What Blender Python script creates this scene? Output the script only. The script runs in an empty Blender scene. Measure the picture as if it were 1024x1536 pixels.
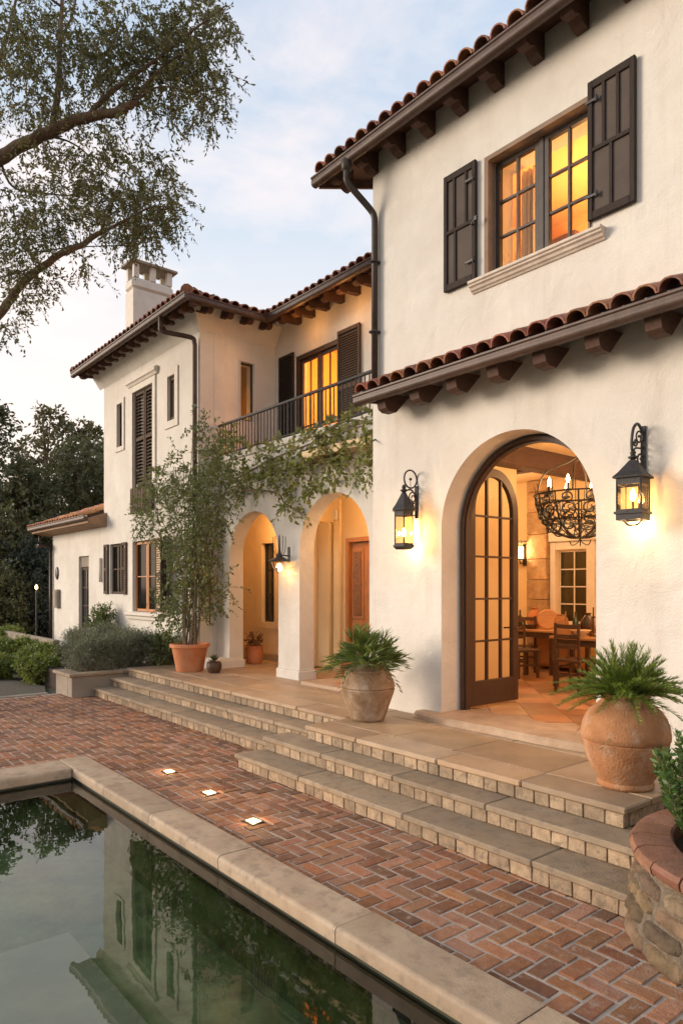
import bpy, math, random
import numpy as np
from mathutils import Vector, Matrix
from mathutils.geometry import tessellate_polygon
R = math.radians
random.seed(7)
sc = bpy.context.scene
col = sc.collection

# ------------------------------------------------------------------ camera
CAM_Z = 2.03
HEAD = math.atan(852 / 1043)
cam_d = bpy.data.cameras.new('camera')
cam = bpy.data.objects.new('camera', cam_d)
col.objects.link(cam)
cam_d.sensor_fit = 'VERTICAL'
cam_d.sensor_height = 36
cam_d.lens = 36 * 1043 / 1536
cam_d.shift_y = (880 - 768) / 1536
cam_d.clip_end = 2000
cam.location = (0, 0, CAM_Z)
cam.rotation_euler = (R(90), 0, R(90) - HEAD)
sc.camera = cam
CC, SS = math.cos(HEAD), math.sin(HEAD)
def at(px, py, d):
    """world point seen at a pixel of the 1024x1536 photograph, d metres deep"""
    l = (px - 512) / 1043
    return Vector(((-CC + SS * l) * d, (SS + CC * l) * d, CAM_Z + (880 - py) / 1043 * d))
def on_y(px, py, y):
    l = (px - 512) / 1043
    return at(px, py, y / (SS + CC * l))

# ------------------------------------------------------------------ sky, sun, exposure
SUN_EL, SUN_AZ = R(14), R(226)          # azimuth: direction towards the sun, counter-clockwise from +x
w = bpy.data.worlds.new('World'); sc.world = w; w.use_nodes = True
nt = w.node_tree; N = nt.nodes; LK = nt.links
bg = N['Background']
sky = N.new('ShaderNodeTexSky'); sky.sky_type = 'NISHITA'; sky.sun_disc = False
sky.sun_elevation = SUN_EL
sky.sun_rotation = R(90) - SUN_AZ        # the sky measures clockwise from +y
sky.air_density = 1.0; sky.dust_density = 2.2; sky.ozone_density = 1.4
tc = N.new('ShaderNodeTexCoord')
mp = N.new('ShaderNodeMapping'); mp.inputs['Scale'].default_value = (1.0, 1.0, 3.2)
LK.new(tc.outputs['Generated'], mp.inputs['Vector'])
cn = N.new('ShaderNodeTexNoise'); cn.inputs['Scale'].default_value = 2.1; cn.inputs['Detail'].default_value = 7; cn.inputs['Roughness'].default_value = .55
cn.inputs['Distortion'].default_value = .6
LK.new(mp.outputs[0], cn.inputs['Vector'])
cr = N.new('ShaderNodeValToRGB'); cr.color_ramp.elements[0].position = .42; cr.color_ramp.elements[1].position = .80; cr.color_ramp.elements[0].color = (.86, .86, .86, 1)
cr.color_ramp.elements[1].color = (.95, .95, .95, 1)
LK.new(cn.outputs['Fac'], cr.inputs['Fac'])
mx = N.new('ShaderNodeMix'); mx.data_type = 'RGBA'
LK.new(cr.outputs['Color'], mx.inputs[0])
LK.new(sky.outputs[0], mx.inputs[6])
sep = N.new('ShaderNodeSeparateXYZ'); LK.new(tc.outputs['Generated'], sep.inputs[0])
hz = N.new('ShaderNodeValToRGB'); e = hz.color_ramp.elements
e[0].position = .0; e[0].color = (1.05, .80, .62, 1); e[1].position = .75; e[1].color = (.42, .54, .70, 1)
q = e.new(.22); q.color = (.95, .84, .76, 1); q = e.new(.45); q.color = (.62, .68, .76, 1)
LK.new(sep.outputs['Z'], hz.inputs['Fac'])
sc6 = N.new('ShaderNodeVectorMath'); sc6.operation = 'SCALE'; sc6.inputs['Scale'].default_value = 5.6
LK.new(hz.outputs['Color'], sc6.inputs[0]); LK.new(sc6.outputs[0], mx.inputs[7])
c2n = N.new('ShaderNodeTexNoise'); c2n.inputs['Scale'].default_value = 3.1; c2n.inputs['Detail'].default_value = 9; c2n.inputs['Roughness'].default_value = .58; c2n.inputs['Distortion'].default_value = .35
mp2 = N.new('ShaderNodeMapping'); mp2.inputs['Scale'].default_value = (1, 1, 2.6); mp2.inputs['Location'].default_value = (5.3, 2.2, 1.1); mp2.inputs['Rotation'].default_value = (0, .35, 0)
LK.new(tc.outputs['Generated'], mp2.inputs['Vector']); LK.new(mp2.outputs[0], c2n.inputs['Vector'])
c2r = N.new('ShaderNodeMapRange'); c2r.inputs[1].default_value = .45; c2r.inputs[2].default_value = .74; c2r.inputs[3].default_value = 0; c2r.inputs[4].default_value = .62
LK.new(c2n.outputs['Fac'], c2r.inputs[0])
mx2 = N.new('ShaderNodeMix'); mx2.data_type = 'RGBA'; LK.new(c2r.outputs[0], mx2.inputs[0]); LK.new(mx.outputs[2], mx2.inputs[6]); mx2.inputs[7].default_value = (6.2, 5.0, 4.4, 1)
LK.new(mx2.outputs[2], bg.inputs['Color'])
bg.inputs['Strength'].default_value = .12
SKY_MIX = mx

sd = bpy.data.lights.new('sun', 'SUN'); sd.energy = 1.8; sd.angle = R(22); sd.color = (1, .83, .66)
so = bpy.data.objects.new('sun', sd); col.objects.link(so)
dv = Vector((math.cos(SUN_AZ) * math.cos(SUN_EL), math.sin(SUN_AZ) * math.cos(SUN_EL), math.sin(SUN_EL)))
so.rotation_euler = dv.to_track_quat('Z', 'Y').to_euler()
so.location = (-8, -6, 12)
sc.view_settings.view_transform = 'Standard'
sc.view_settings.look = 'None'
sc.view_settings.gamma = 1
sc.view_settings.exposure = 0.95
sc.cycles.max_bounces = 8
sc.cycles.transparent_max_bounces = 16
sc.cycles.sample_clamp_indirect = 4
sc.cycles.use_denoising = True

def lamp(name, loc, energy, color=(1, .60, .27), radius=.04, parent=None, kind='POINT', rot=None, spot=None):
    d = bpy.data.lights.new(name, kind); d.energy = energy; d.color = color
    if kind in ('POINT', 'SPOT'): d.shadow_soft_size = radius
    if kind == 'SPOT' and spot: d.spot_size = spot; d.spot_blend = .8
    if kind == 'AREA': d.size = radius
    o = bpy.data.objects.new(name, d); col.objects.link(o)
    o.location = loc
    if rot: o.rotation_euler = rot
    if parent is not None: o.parent = parent
    return o

# ------------------------------------------------------------------ materials
def mat(name, c1, c2=None, scale=6, rough=.8, bump=0, bscale=40, vary=0, metal=0, stain=0, stain_scale=1.2, stain_col=None,
        spec=.5, wave=0, detail=6, bump2=0, b2scale=2, trans=0, coat=0, stretch=None, coords='Object', hue=0):
    m = bpy.data.materials.new(name); m.use_nodes = True
    t = m.node_tree; n = t.nodes; L = t.links
    b = n['Principled BSDF']
    b.inputs['Roughness'].default_value = rough
    b.inputs['Metallic'].default_value = metal
    b.inputs['Specular IOR Level'].default_value = spec
    if coat: b.inputs['Coat Weight'].default_value = coat
    c2 = c2 or c1
    co = n.new('ShaderNodeTexCoord'); vec = co.outputs[coords]
    if stretch:
        mm = n.new('ShaderNodeMapping'); mm.inputs['Scale'].default_value = stretch
        L.new(vec, mm.inputs['Vector']); vec = mm.outputs[0]
    no = n.new('ShaderNodeTexNoise'); no.inputs['Scale'].default_value = scale; no.inputs['Detail'].default_value = detail
    no.inputs['Roughness'].default_value = .62
    L.new(vec, no.inputs['Vector'])
    ra = n.new('ShaderNodeValToRGB')
    ra.color_ramp.elements[0].position = .32; ra.color_ramp.elements[1].position = .68
    ra.color_ramp.elements[0].color = (*c1, 1); ra.color_ramp.elements[1].color = (*c2, 1)
    L.new(no.outputs['Fac'], ra.inputs['Fac'])
    out = ra.outputs['Color']
    if stain:
        s = n.new('ShaderNodeTexNoise'); s.inputs['Scale'].default_value = stain_scale; s.inputs['Detail'].default_value = 8
        s.inputs['Roughness'].default_value = .7
        L.new(co.outputs[coords], s.inputs['Vector'])
        mr = n.new('ShaderNodeMapRange'); mr.inputs[1].default_value = .45; mr.inputs[2].default_value = .75
        mr.inputs[3].default_value = 0; mr.inputs[4].default_value = stain
        L.new(s.outputs['Fac'], mr.inputs[0])
        mi = n.new('ShaderNodeMix'); mi.data_type = 'RGBA'
        L.new(mr.outputs[0], mi.inputs[0]); L.new(out, mi.inputs[6])
        mi.inputs[7].default_value = (*(stain_col or tuple(x * .45 for x in c1)), 1)
        out = mi.outputs[2]
    if vary or hue:
        g = n.new('ShaderNodeNewGeometry')
        hs = n.new('ShaderNodeHueSaturation')
        mr = n.new('ShaderNodeMapRange'); mr.inputs[3].default_value = 1 - vary; mr.inputs[4].default_value = 1 + vary
        L.new(g.outputs['Random Per Island'], mr.inputs[0])
        L.new(mr.outputs[0], hs.inputs['Value'])
        if hue:
            wn = n.new('ShaderNodeTexWhiteNoise'); wn.noise_dimensions = '1D'
            L.new(g.outputs['Random Per Island'], wn.inputs['W'])
            m2 = n.new('ShaderNodeMapRange'); m2.inputs[3].default_value = .5 - hue; m2.inputs[4].default_value = .5 + hue
            L.new(wn.outputs['Value'], m2.inputs[0]); L.new(m2.outputs[0], hs.inputs['Hue'])
            m3 = n.new('ShaderNodeMapRange'); m3.inputs[3].default_value = 1 - hue * 9; m3.inputs[4].default_value = 1.1
            wn2 = n.new('ShaderNodeTexWhiteNoise'); wn2.noise_dimensions = '1D'
            ad = n.new('ShaderNodeMath'); ad.operation = 'ADD'; ad.inputs[1].default_value = 3.7
            L.new(g.outputs['Random Per Island'], ad.inputs[0]); L.new(ad.outputs[0], wn2.inputs['W'])
            L.new(wn2.outputs['Value'], m3.inputs[0]); L.new(m3.outputs[0], hs.inputs['Saturation'])
        L.new(out, hs.inputs['Color']); out = hs.outputs[0]
    L.new(out, b.inputs['Base Color'])
    nrm = None
    if bump:
        bn = n.new('ShaderNodeTexNoise'); bn.inputs['Scale'].default_value = bscale; bn.inputs['Detail'].default_value = 5
        L.new(vec, bn.inputs['Vector'])
        bu = n.new('ShaderNodeBump'); bu.inputs['Strength'].default_value = min(1, bump); bu.inputs['Distance'].default_value = .01 * max(1, bump)
        L.new(bn.outputs['Fac'], bu.inputs['Height']); nrm = bu.outputs[0]
    if bump2:
        bn = n.new('ShaderNodeTexNoise'); bn.inputs['Scale'].default_value = b2scale; bn.inputs['Detail'].default_value = 3
        bn.inputs['Distortion'].default_value = .8
        L.new(co.outputs[coords], bn.inputs['Vector'])
        bu = n.new('ShaderNodeBump'); bu.inputs['Strength'].default_value = 1; bu.inputs['Distance'].default_value = bump2
        L.new(bn.outputs['Fac'], bu.inputs['Height'])
        if nrm: L.new(nrm, bu.inputs['Normal'])
        nrm = bu.outputs[0]
    if nrm: L.new(nrm, b.inputs['Normal'])
    return m

def mat_leaf(name, c1, c2, rough=.5, vary=.35, trans=.35, scale=1.5):
    m = mat(name, c1, c2, scale=scale, rough=rough, vary=vary, hue=.02)
    t = m.node_tree; n = t.nodes; L = t.links; b = n['Principled BSDF']
    src = b.inputs['Base Color'].links[0].from_socket
    tr = n.new('ShaderNodeBsdfTranslucent'); L.new(src, tr.inputs['Color'])
    ms = n.new('ShaderNodeMixShader'); ms.inputs[0].default_value = trans
    L.new(b.outputs[0], ms.inputs[1]); L.new(tr.outputs[0], ms.inputs[2])
    L.new(ms.outputs[0], n['Material Output'].inputs['Surface'])
    return m

def mat_emit(name, c, s):
    m = bpy.data.materials.new(name); m.use_nodes = True
    b = m.node_tree.nodes['Principled BSDF']
    b.inputs['Base Color'].default_value = (*c, 1)
    b.inputs['Emission Color'].default_value = (*c, 1); b.inputs['Emission Strength'].default_value = s
    return m

def mat_glass(name, tint=(1, 1, 1), ior=1.5, rough=.02, refl=1.0, bump=0, bs=3):
    m = bpy.data.materials.new(name); m.use_nodes = True
    t = m.node_tree; n = t.nodes; L = t.links
    n.remove(n['Principled BSDF'])
    fr = n.new('ShaderNodeFresnel'); fr.inputs[0].default_value = ior
    tr = n.new('ShaderNodeBsdfTransparent'); tr.inputs[0].default_value = (*tint, 1)
    gl = n.new('ShaderNodeBsdfGlossy'); gl.inputs['Roughness'].default_value = rough
    gl.inputs['Color'].default_value = (refl, refl, refl, 1)
    if bump:
        co = n.new('ShaderNodeTexCoord'); bn = n.new('ShaderNodeTexNoise'); bn.inputs['Scale'].default_value = bs
        bn.inputs['Detail'].default_value = 3
        L.new(co.outputs['Object'], bn.inputs['Vector'])
        bu = n.new('ShaderNodeBump'); bu.inputs['Strength'].default_value = .6; bu.inputs['Distance'].default_value = bump
        L.new(bn.outputs['Fac'], bu.inputs['Height'])
        L.new(bu.outputs[0], gl.inputs['Normal']); L.new(bu.outputs[0], fr.inputs['Normal'])
    ms = n.new('ShaderNodeMixShader')
    L.new(fr.outputs[0], ms.inputs[0]); L.new(tr.outputs[0], ms.inputs[1]); L.new(gl.outputs[0], ms.inputs[2])
    L.new(ms.outputs[0], n['Material Output'].inputs['Surface'])
    return m

STUCCO = mat('white_stucco', (.64, .605, .55), (.735, .70, .64), scale=1.3, rough=.9, bump=.5, bscale=55, stain=.25, stain_scale=.8,
             stain_col=(.46, .385, .30), bump2=.02, b2scale=2.6, spec=.25)
PLASTER_IN = mat('warm_plaster', (.70, .54, .32), (.76, .60, .38), scale=2, rough=.9, bump=.2, bscale=30, spec=.2)
TRIM = mat('pale_trim', (.62, .57, .50), (.70, .65, .58), scale=5, rough=.8, bump=.2, bscale=60)
STONE_TRIM = mat('carved_stone', (.52, .44, .36), (.66, .58, .49), scale=7, rough=.85, bump=.5, bscale=40)
BRONZE = mat('dark_bronze', (.030, .021, .016), (.055, .038, .028), scale=9, rough=.48, bump=.15, bscale=60, stain=.3, stain_col=(.10, .07, .05), stain_scale=4, spec=.4)
GUTTER = mat('brown_gutter', (.050, .024, .015), (.085, .044, .029), scale=6, rough=.55, bump=.2, bscale=50, stain=.35, stain_col=(.13, .09, .07), stain_scale=3, spec=.6)
RAFTER = mat('rafter_wood', (.052, .023, .013), (.095, .042, .024), scale=5, rough=.7, bump=.4, bscale=30, stretch=(6, 1, 6))
IRON = mat('black_iron', (.016, .014, .013), (.032, .028, .026), scale=30, rough=.5, bump=.3, bscale=80, spec=.6)
SHUT = mat('shutter_wood', (.026, .018, .014), (.042, .030, .024), scale=8, spec=.25, rough=.75, bump=.3, bscale=30, stretch=(8, 8, 1))
SHUT_P = mat('shutter_panel', (.075, .057, .048), (.105, .082, .068), scale=3, spec=.25, rough=.75, bump=.2, bscale=40)
SHUT_B = mat('weathered_shutter', (.065, .042, .028), (.12, .080, .054), scale=6, spec=.25, rough=.8, bump=.4, bscale=30, stretch=(8, 8, 1))
TILE = mat('terracotta_tile', (.24, .085, .045), (.38, .15, .085), scale=9, rough=.75, bump=.5, bscale=45, vary=.35, hue=.015, stain=.5,
           stain_col=(.13, .10, .085), stain_scale=3)
OAK = mat('orange_oak', (.40, .145, .035), (.55, .23, .07), scale=4, rough=.5, bump=.3, bscale=25, stretch=(9, 9, 1), stain=.25, stain_col=(.16, .06, .02), stain_scale=5)
DOORWOOD = mat('dark_door_wood', (.042, .020, .013), (.072, .036, .023), scale=5, rough=.55, bump=.2, bscale=25, stretch=(9, 9, 1))
FURN = mat('dark_furniture_wood', (.055, .026, .014), (.10, .05, .028), scale=5, rough=.4, stretch=(1, 8, 8))
TABLETOP = mat('honey_table_wood', (.42, .20, .075), (.55, .29, .12), scale=4, rough=.38, stretch=(1, 8, 1))
def add_streaks(m, col_, amt, lo=.52, hi=.75, sc=(2.6, 2.6, .28), speckle=0):
    t = m.node_tree; n = t.nodes; L = t.links; b = n['Principled BSDF']; src = b.inputs['Base Color'].links[0].from_socket
    co = n.new('ShaderNodeTexCoord'); mp_ = n.new('ShaderNodeMapping'); mp_.inputs['Scale'].default_value = sc; L.new(co.outputs['Object'], mp_.inputs[0])
    no = n.new('ShaderNodeTexNoise'); no.inputs['Scale'].default_value = 1.6; no.inputs['Detail'].default_value = 9; no.inputs['Roughness'].default_value = .66; L.new(mp_.outputs[0], no.inputs['Vector'])
    mr = n.new('ShaderNodeMapRange'); mr.inputs[1].default_value = lo; mr.inputs[2].default_value = hi; mr.inputs[4].default_value = amt; L.new(no.outputs['Fac'], mr.inputs[0])
    mi = n.new('ShaderNodeMix'); mi.data_type = 'RGBA'; L.new(mr.outputs[0], mi.inputs[0]); L.new(src, mi.inputs[6]); mi.inputs[7].default_value = (*col_, 1); L.new(mi.outputs[2], b.inputs['Base Color'])
add_streaks(STUCCO, (.44, .37, .30), .30)
BRICK = mat('paver_brick', (.215, .088, .042), (.31, .148, .076), scale=14, rough=.82, bump=.6, bscale=70, vary=.42, hue=.006, stain=.5,
            stain_col=(.30, .215, .15), stain_scale=2.4)
MORTAR = mat('pale_mortar', (.34, .285, .23), (.50, .43, .355), scale=12, rough=.95, bump=.7, bscale=80)
SLAB = mat('stone_slab', (.265, .19, .118), (.375, .28, .18), scale=5, rough=.72, bump=.35, bscale=60, vary=.14, stain=.5, stain_col=(.20, .16, .13), stain_scale=1.8)
LANDING = mat('landing_stone', (.30, .205, .125), (.43, .31, .20), scale=2.5, rough=.5, bump=.3, bscale=40, vary=.20, hue=.004, stain=.4, stain_col=(.25, .19, .15), stain_scale=1.5)
RISER = mat('riser_block', (.29, .205, .13), (.46, .34, .225), scale=12, rough=.85, bump=.6, bscale=60, vary=.28, stain=.5, stain_col=(.18, .14, .10), stain_scale=5)
GROUT = mat('dark_grout', (.07, .06, .05), (.12, .10, .08), scale=20, rough=.95)
COPING = mat('coping_stone', (.32, .225, .145), (.44, .335, .23), scale=3.5, rough=.7, bump=.3, bscale=80, vary=.12, stain=.55, stain_col=(.22, .165, .12), stain_scale=2.2)
POTCLAY = mat('weathered_clay', (.25, .155, .085), (.36, .235, .14), scale=7, rough=.88, bump=.6, bscale=60, stain=.5, stain_col=(.20, .12, .07), stain_scale=4)
POTRED = mat('worn_terracotta', (.34, .145, .055), (.48, .23, .10), scale=6, rough=.88, bump=.7, bscale=55, stain=.6, stain_col=(.24, .125, .07), stain_scale=5)
ORANGE = mat('orange_terracotta', (.50, .17, .065), (.62, .24, .10), scale=5, rough=.75, bump=.3, bscale=50, stain=.3, stain_scale=3)
add_streaks(POTCLAY, (.50, .42, .34), .55, .50, .66, (5, 5, 3)); add_streaks(POTRED, (.56, .42, .30), .5, .52, .68, (4, 4, 3)); add_streaks(ORANGE, (.55, .34, .22), .5, .5, .7, (4, 4, 2))
add_streaks(COPING, (.19, .145, .105), .5, .52, .62, (6, 6, 6)); add_streaks(SLAB, (.16, .12, .09), .5, .52, .62, (7, 7, 7)); add_streaks(BRICK, (.42, .36, .30), .55, .56, .68, (9, 9, 9)); add_streaks(RISER, (.14, .11, .08), .55, .52, .62, (9, 9, 9))
SOIL = mat('dark_soil', (.03, .02, .014), (.06, .04, .028), scale=30, rough=1, bump=1, bscale=60)
CONC = mat('weathered_concrete', (.25, .205, .16), (.37, .31, .25), scale=5, rough=.9, bump=.6, bscale=50, stain=.7, stain_col=(.11, .095, .075), stain_scale=2.5)
def mat_fieldstone():
    m = mat('rough_fieldstone', (.075, .048, .028), (.21, .14, .085), scale=7, rough=.92, bump=3.0, bscale=14, bump2=.03, b2scale=7, stain=.6, stain_col=(.07, .065, .035), stain_scale=2.5)
    t = m.node_tree; n = t.nodes; L = t.links; b = n['Principled BSDF']
    co = n.new('ShaderNodeTexCoord'); mp_ = n.new('ShaderNodeMapping'); mp_.inputs['Scale'].default_value = (1, 1, 1.5); L.new(co.outputs['Object'], mp_.inputs[0])
    no = n.new('ShaderNodeTexNoise'); no.inputs['Scale'].default_value = 5; L.new(mp_.outputs[0], no.inputs['Vector'])
    ad = n.new('ShaderNodeVectorMath'); ad.operation = 'MULTIPLY_ADD'; ad.inputs[1].default_value = (.30, .30, .30); L.new(no.outputs['Color'], ad.inputs[0]); L.new(mp_.outputs[0], ad.inputs[2])
    vo = n.new('ShaderNodeTexVoronoi'); vo.feature = 'DISTANCE_TO_EDGE'; vo.inputs['Scale'].default_value = 3.4; L.new(ad.outputs[0], vo.inputs['Vector'])
    vc = n.new('ShaderNodeTexVoronoi'); vc.inputs['Scale'].default_value = 3.4; L.new(ad.outputs[0], vc.inputs['Vector'])
    mr = n.new('ShaderNodeMapRange'); mr.inputs[1].default_value = 0; mr.inputs[2].default_value = .05; L.new(vo.outputs[0], mr.inputs[0])
    src = b.inputs['Base Color'].links[0].from_socket
    hs = n.new('ShaderNodeHueSaturation'); sp = n.new('ShaderNodeSeparateColor'); L.new(vc.outputs['Color'], sp.inputs[0])
    m2 = n.new('ShaderNodeMapRange'); m2.inputs[3].default_value = .65; m2.inputs[4].default_value = 1.5; L.new(sp.outputs[0], m2.inputs[0]); L.new(m2.outputs[0], hs.inputs['Value']); L.new(src, hs.inputs['Color'])
    mi = n.new('ShaderNodeMix'); mi.data_type = 'RGBA'; L.new(mr.outputs[0], mi.inputs[0]); mi.inputs[6].default_value = (.14, .11, .08, 1); L.new(hs.outputs[0], mi.inputs[7]); L.new(mi.outputs[2], b.inputs['Base Color'])
    bu = n.new('ShaderNodeBump'); bu.inputs['Distance'].default_value = .018; L.new(mr.outputs[0], bu.inputs['Height']); L.new(b.inputs['Normal'].links[0].from_socket, bu.inputs['Normal']); L.new(bu.outputs[0], b.inputs['Normal'])
    return m
ROUGHSTONE = mat_fieldstone()
STONES = mat('planter_stone', (.10, .065, .038), (.21, .145, .088), scale=7, rough=.92, bump=2.2, bscale=22, vary=.4, hue=.01, stain=.7, stain_col=(.07, .06, .035), stain_scale=6)
DRY = mat_leaf('dry_frond', (.20, .13, .05), (.32, .22, .09), scale=3)
CAPBRICK = mat('red_cap_brick', (.17, .075, .042), (.26, .125, .075), scale=12, rough=.8, bump=.6, bscale=60, vary=.3, hue=.008)
BARK = mat('brown_bark', (.11, .066, .042), (.20, .13, .085), scale=9, rough=.95, bump=2.5, bscale=14, stretch=(3, 3, 1))
STEMM = mat('shrub_stem', (.11, .08, .05), (.19, .14, .09), scale=9, rough=.9, bump=.5, bscale=40)
GROUND = mat('garden_ground', (.045, .045, .026), (.085, .08, .048), scale=2.5, rough=1, bump=1, bscale=20)
GRAVEL = mat('gravel_path', (.075, .066, .045), (.13, .115, .085), scale=30, rough=1, bump=1.2, bscale=90)
GLASS = mat_glass('window_glass', (.96, .95, .92), 1.19)
OLDGLASS = mat_glass('balcony_glass', (.95, .92, .86), 1.10)
AMBER = mat_glass('amber_lantern_glass', (1, .84, .58), 1.45, .05)
DARKGLASS = mat('dark_window_glass', (.02, .02, .022), rough=.08, spec=.9)
BULB = mat_emit('bulb_glow', (1, .62, .26), 20)
FLAME = mat_emit('candle_glow', (1, .60, .24), 24)
GROUNDLIGHT = mat_emit('ground_light_lens', (1, .74, .40), 3.2)
CREAM = mat('cream_curtain', (.62, .50, .34), (.74, .62, .45), scale=2, rough=.9, stretch=(12, 12, .4))
GREENLEAF = mat_leaf('eucalyptus_leaf', (.11, .12, .035), (.20, .185, .06), scale=.7)
TREEDARK = mat_leaf('dark_tree_leaf', (.075, .088, .036), (.14, .14, .06), scale=.5, trans=.4)
TREEOLIVE = mat_leaf('olive_tree_leaf', (.12, .115, .045), (.20, .165, .07), scale=.5, trans=.25)
VINE = mat_leaf('vine_leaf', (.18, .21, .045), (.30, .30, .085), scale=1.5)
SHRUBLEAF = mat_leaf('shrub_leaf', (.10, .145, .04), (.18, .205, .065), scale=1.5)
PALMLEAF = mat_leaf('palm_leaf', (.08, .135, .02), (.155, .21, .04), scale=3, trans=.3)
FEATHER = mat_leaf('feathery_leaf', (.13, .20, .02), (.22, .29, .04), scale=3, trans=.35)
LIME = mat_leaf('lime_hedge_leaf', (.13, .19, .03), (.24, .28, .055), scale=1.2)
SAGE = mat_leaf('sage_leaf', (.14, .17, .10), (.24, .26, .17), scale=1.2)
BOXLEAF = mat_leaf('box_leaf', (.07, .15, .03), (.14, .23, .055), scale=3)

# ------------------------------------------------------------------ mesh helpers
class MB:
    def __init__(s): s.v = []; s.f = []
    def add(s, vs, fs):
        n = len(s.v); s.v.extend([tuple(p) for p in vs]); s.f.extend([tuple(i + n for i in f) for f in fs]); return s
    def box(s, x0, x1, y0, y1, z0, z1, b=0, jit=0, tf=None):
        if b <= 0:
            vs = [(x, y, z) for z in (z0, z1) for y in (y0, y1) for x in (x0, x1)]
            fs = [(0, 2, 3, 1), (4, 5, 7, 6), (0, 1, 5, 4), (2, 6, 7, 3), (0, 4, 6, 2), (1, 3, 7, 5)]
        else:
            vs = []; idx = {}
            X, Y, Z = (x0, x1), (y0, y1), (z0, z1)
            for i in (0, 1):
                for j in (0, 1):
                    for k in (0, 1):
                        p = [X[i], Y[j], Z[k]]; ins = [b if i == 0 else -b, b if j == 0 else -b, b if k == 0 else -b]
                        if jit: p = [c + random.uniform(-jit, jit) for c in p]
                        for a in range(3):
                            q = [p[c] + (0 if c == a else ins[c]) for c in range(3)]
                            idx[(i, j, k, a)] = len(vs); vs.append(tuple(q))
            fs = []
            def q4(a, s1):
                o = [c for c in range(3) if c != a]; r = []
                for u, v in ((0, 0), (1, 0), (1, 1), (0, 1)):
                    t = [0, 0, 0]; t[a] = s1; t[o[0]] = u; t[o[1]] = v; r.append(idx[(*t, a)])
                flip = (s1 == 1) != (a != 1)
                return tuple(r[::-1]) if flip else tuple(r)
            for a in range(3):
                for s1 in (0, 1): fs.append(q4(a, s1))
            for a in range(3):                       # edges parallel to axis a
                o = [c for c in range(3) if c != a]
                for u in (0, 1):
                    for v in (0, 1):
                        t0 = [0, 0, 0]; t0[o[0]] = u; t0[o[1]] = v; t1 = list(t0); t1[a] = 1
                        fs.append((idx[(*t0, o[0])], idx[(*t1, o[0])], idx[(*t1, o[1])], idx[(*t0, o[1])]))
            for i in (0, 1):
                for j in (0, 1):
                    for k in (0, 1): fs.append(tuple(idx[(i, j, k, a)] for a in range(3)))
        if tf: vs = [tf(*p) for p in vs]
        return s.add(vs, fs)
    def tube(s, pts, r, n=8, cap=True):
        pts = [Vector(p) for p in pts]; m = len(pts)
        rs = r if isinstance(r, (list, tuple)) else [r] * m
        vs = []; fs = []; up = None
        for i, p in enumerate(pts):
            t = (pts[min(i + 1, m - 1)] - pts[max(i - 1, 0)])
            if t.length < 1e-9: t = Vector((0, 0, 1))
            t.normalize()
            if up is None: up = Vector((0, 0, 1)) if abs(t.z) < .9 else Vector((1, 0, 0))
            a = t.cross(up)
            if a.length < 1e-4: a = t.cross(Vector((1, .3, 0)))
            a.normalize(); b = a.cross(t).normalized(); up = b
            for k in range(n):
                th = 2 * math.pi * k / n
                vs.append(p + (a * math.cos(th) + b * math.sin(th)) * rs[i])
        for i in range(m - 1):
            for k in range(n):
                k2 = (k + 1) % n
                fs.append((i * n + k, i * n + k2, (i + 1) * n + k2, (i + 1) * n + k))
        if cap: fs.append(tuple(range(n - 1, -1, -1))); fs.append(tuple((m - 1) * n + k for k in range(n)))
        return s.add(vs, fs)
    def lathe(s, prof, c=(0, 0, 0), n=40, wob=0):
        vs = []; fs = []; m = len(prof)
        for i, (r, z) in enumerate(prof):
            for k in range(n):
                th = 2 * math.pi * k / n
                rr = r * (1 + wob * math.sin(2 * th + z * 7) + wob * .6 * math.sin(3 * th + 1 - z * 11))
                vs.append((c[0] + rr * math.cos(th), c[1] + rr * math.sin(th), c[2] + z))
        for i in range(m - 1):
            for k in range(n):
                k2 = (k + 1) % n
                fs.append((i * n + k, i * n + k2, (i + 1) * n + k2, (i + 1) * n + k))
        return s.add(vs, fs)
    def extrude(s, prof, f0, f1):
        """prof list of 2-D points; f0 and f1 map (a,b) to the two end points"""
        n = len(prof)
        vs = [f0(*p) for p in prof] + [f1(*p) for p in prof]
        fs = [(i, (i + 1) % n, n + (i + 1) % n, n + i) for i in range(n)]
        fs += [tuple(range(n - 1, -1, -1)), tuple(range(n, 2 * n))]
        return s.add(vs, fs)

def link(name, me, m, parent=None, **props):
    o = bpy.data.objects.new(name, me)
    if m is not None: me.materials.append(m)
    col.objects.link(o)
    if parent is not None: o.parent = parent
    for k, v in props.items(): o[k] = v
    return o
def build(name, mb, m, parent=None, smooth=False, origin=None, auto=None, **props):
    """a mesh object; world-space vertices are moved into the frame of `origin` (the thing's base)"""
    me = bpy.data.meshes.new(name)
    vs = mb.v
    if origin is not None: vs = [(p[0] - origin[0], p[1] - origin[1], p[2] - origin[2]) for p in vs]
    me.from_pydata(vs, [], mb.f)
    me.update()
    if smooth: me.polygons.foreach_set('use_smooth', [True] * len(me.polygons))
    if auto is not None:
        me.polygons.foreach_set('use_smooth', [True] * len(me.polygons))
        try: me.set_sharp_from_angle(angle=R(auto))
        except Exception: pass
    o = link(name, me, m, parent, **props)
    if origin is not None and parent is None: o.location = origin
    return o
def thing(name, label, cat, loc=(0, 0, 0), rz=0, group=None):
    o = bpy.data.objects.new(name, None); col.objects.link(o); o.empty_display_size = .2
    o.location = loc; o.rotation_euler = (0, 0, rz); o['label'] = label; o['category'] = cat
    if group: o['group'] = group
    return o
def tag(o, label, cat, group=None):
    o['label'] = label; o['category'] = cat
    if group: o['group'] = group
    return o
def kids(o): return [c for c in bpy.data.objects if c.parent == o]
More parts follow.
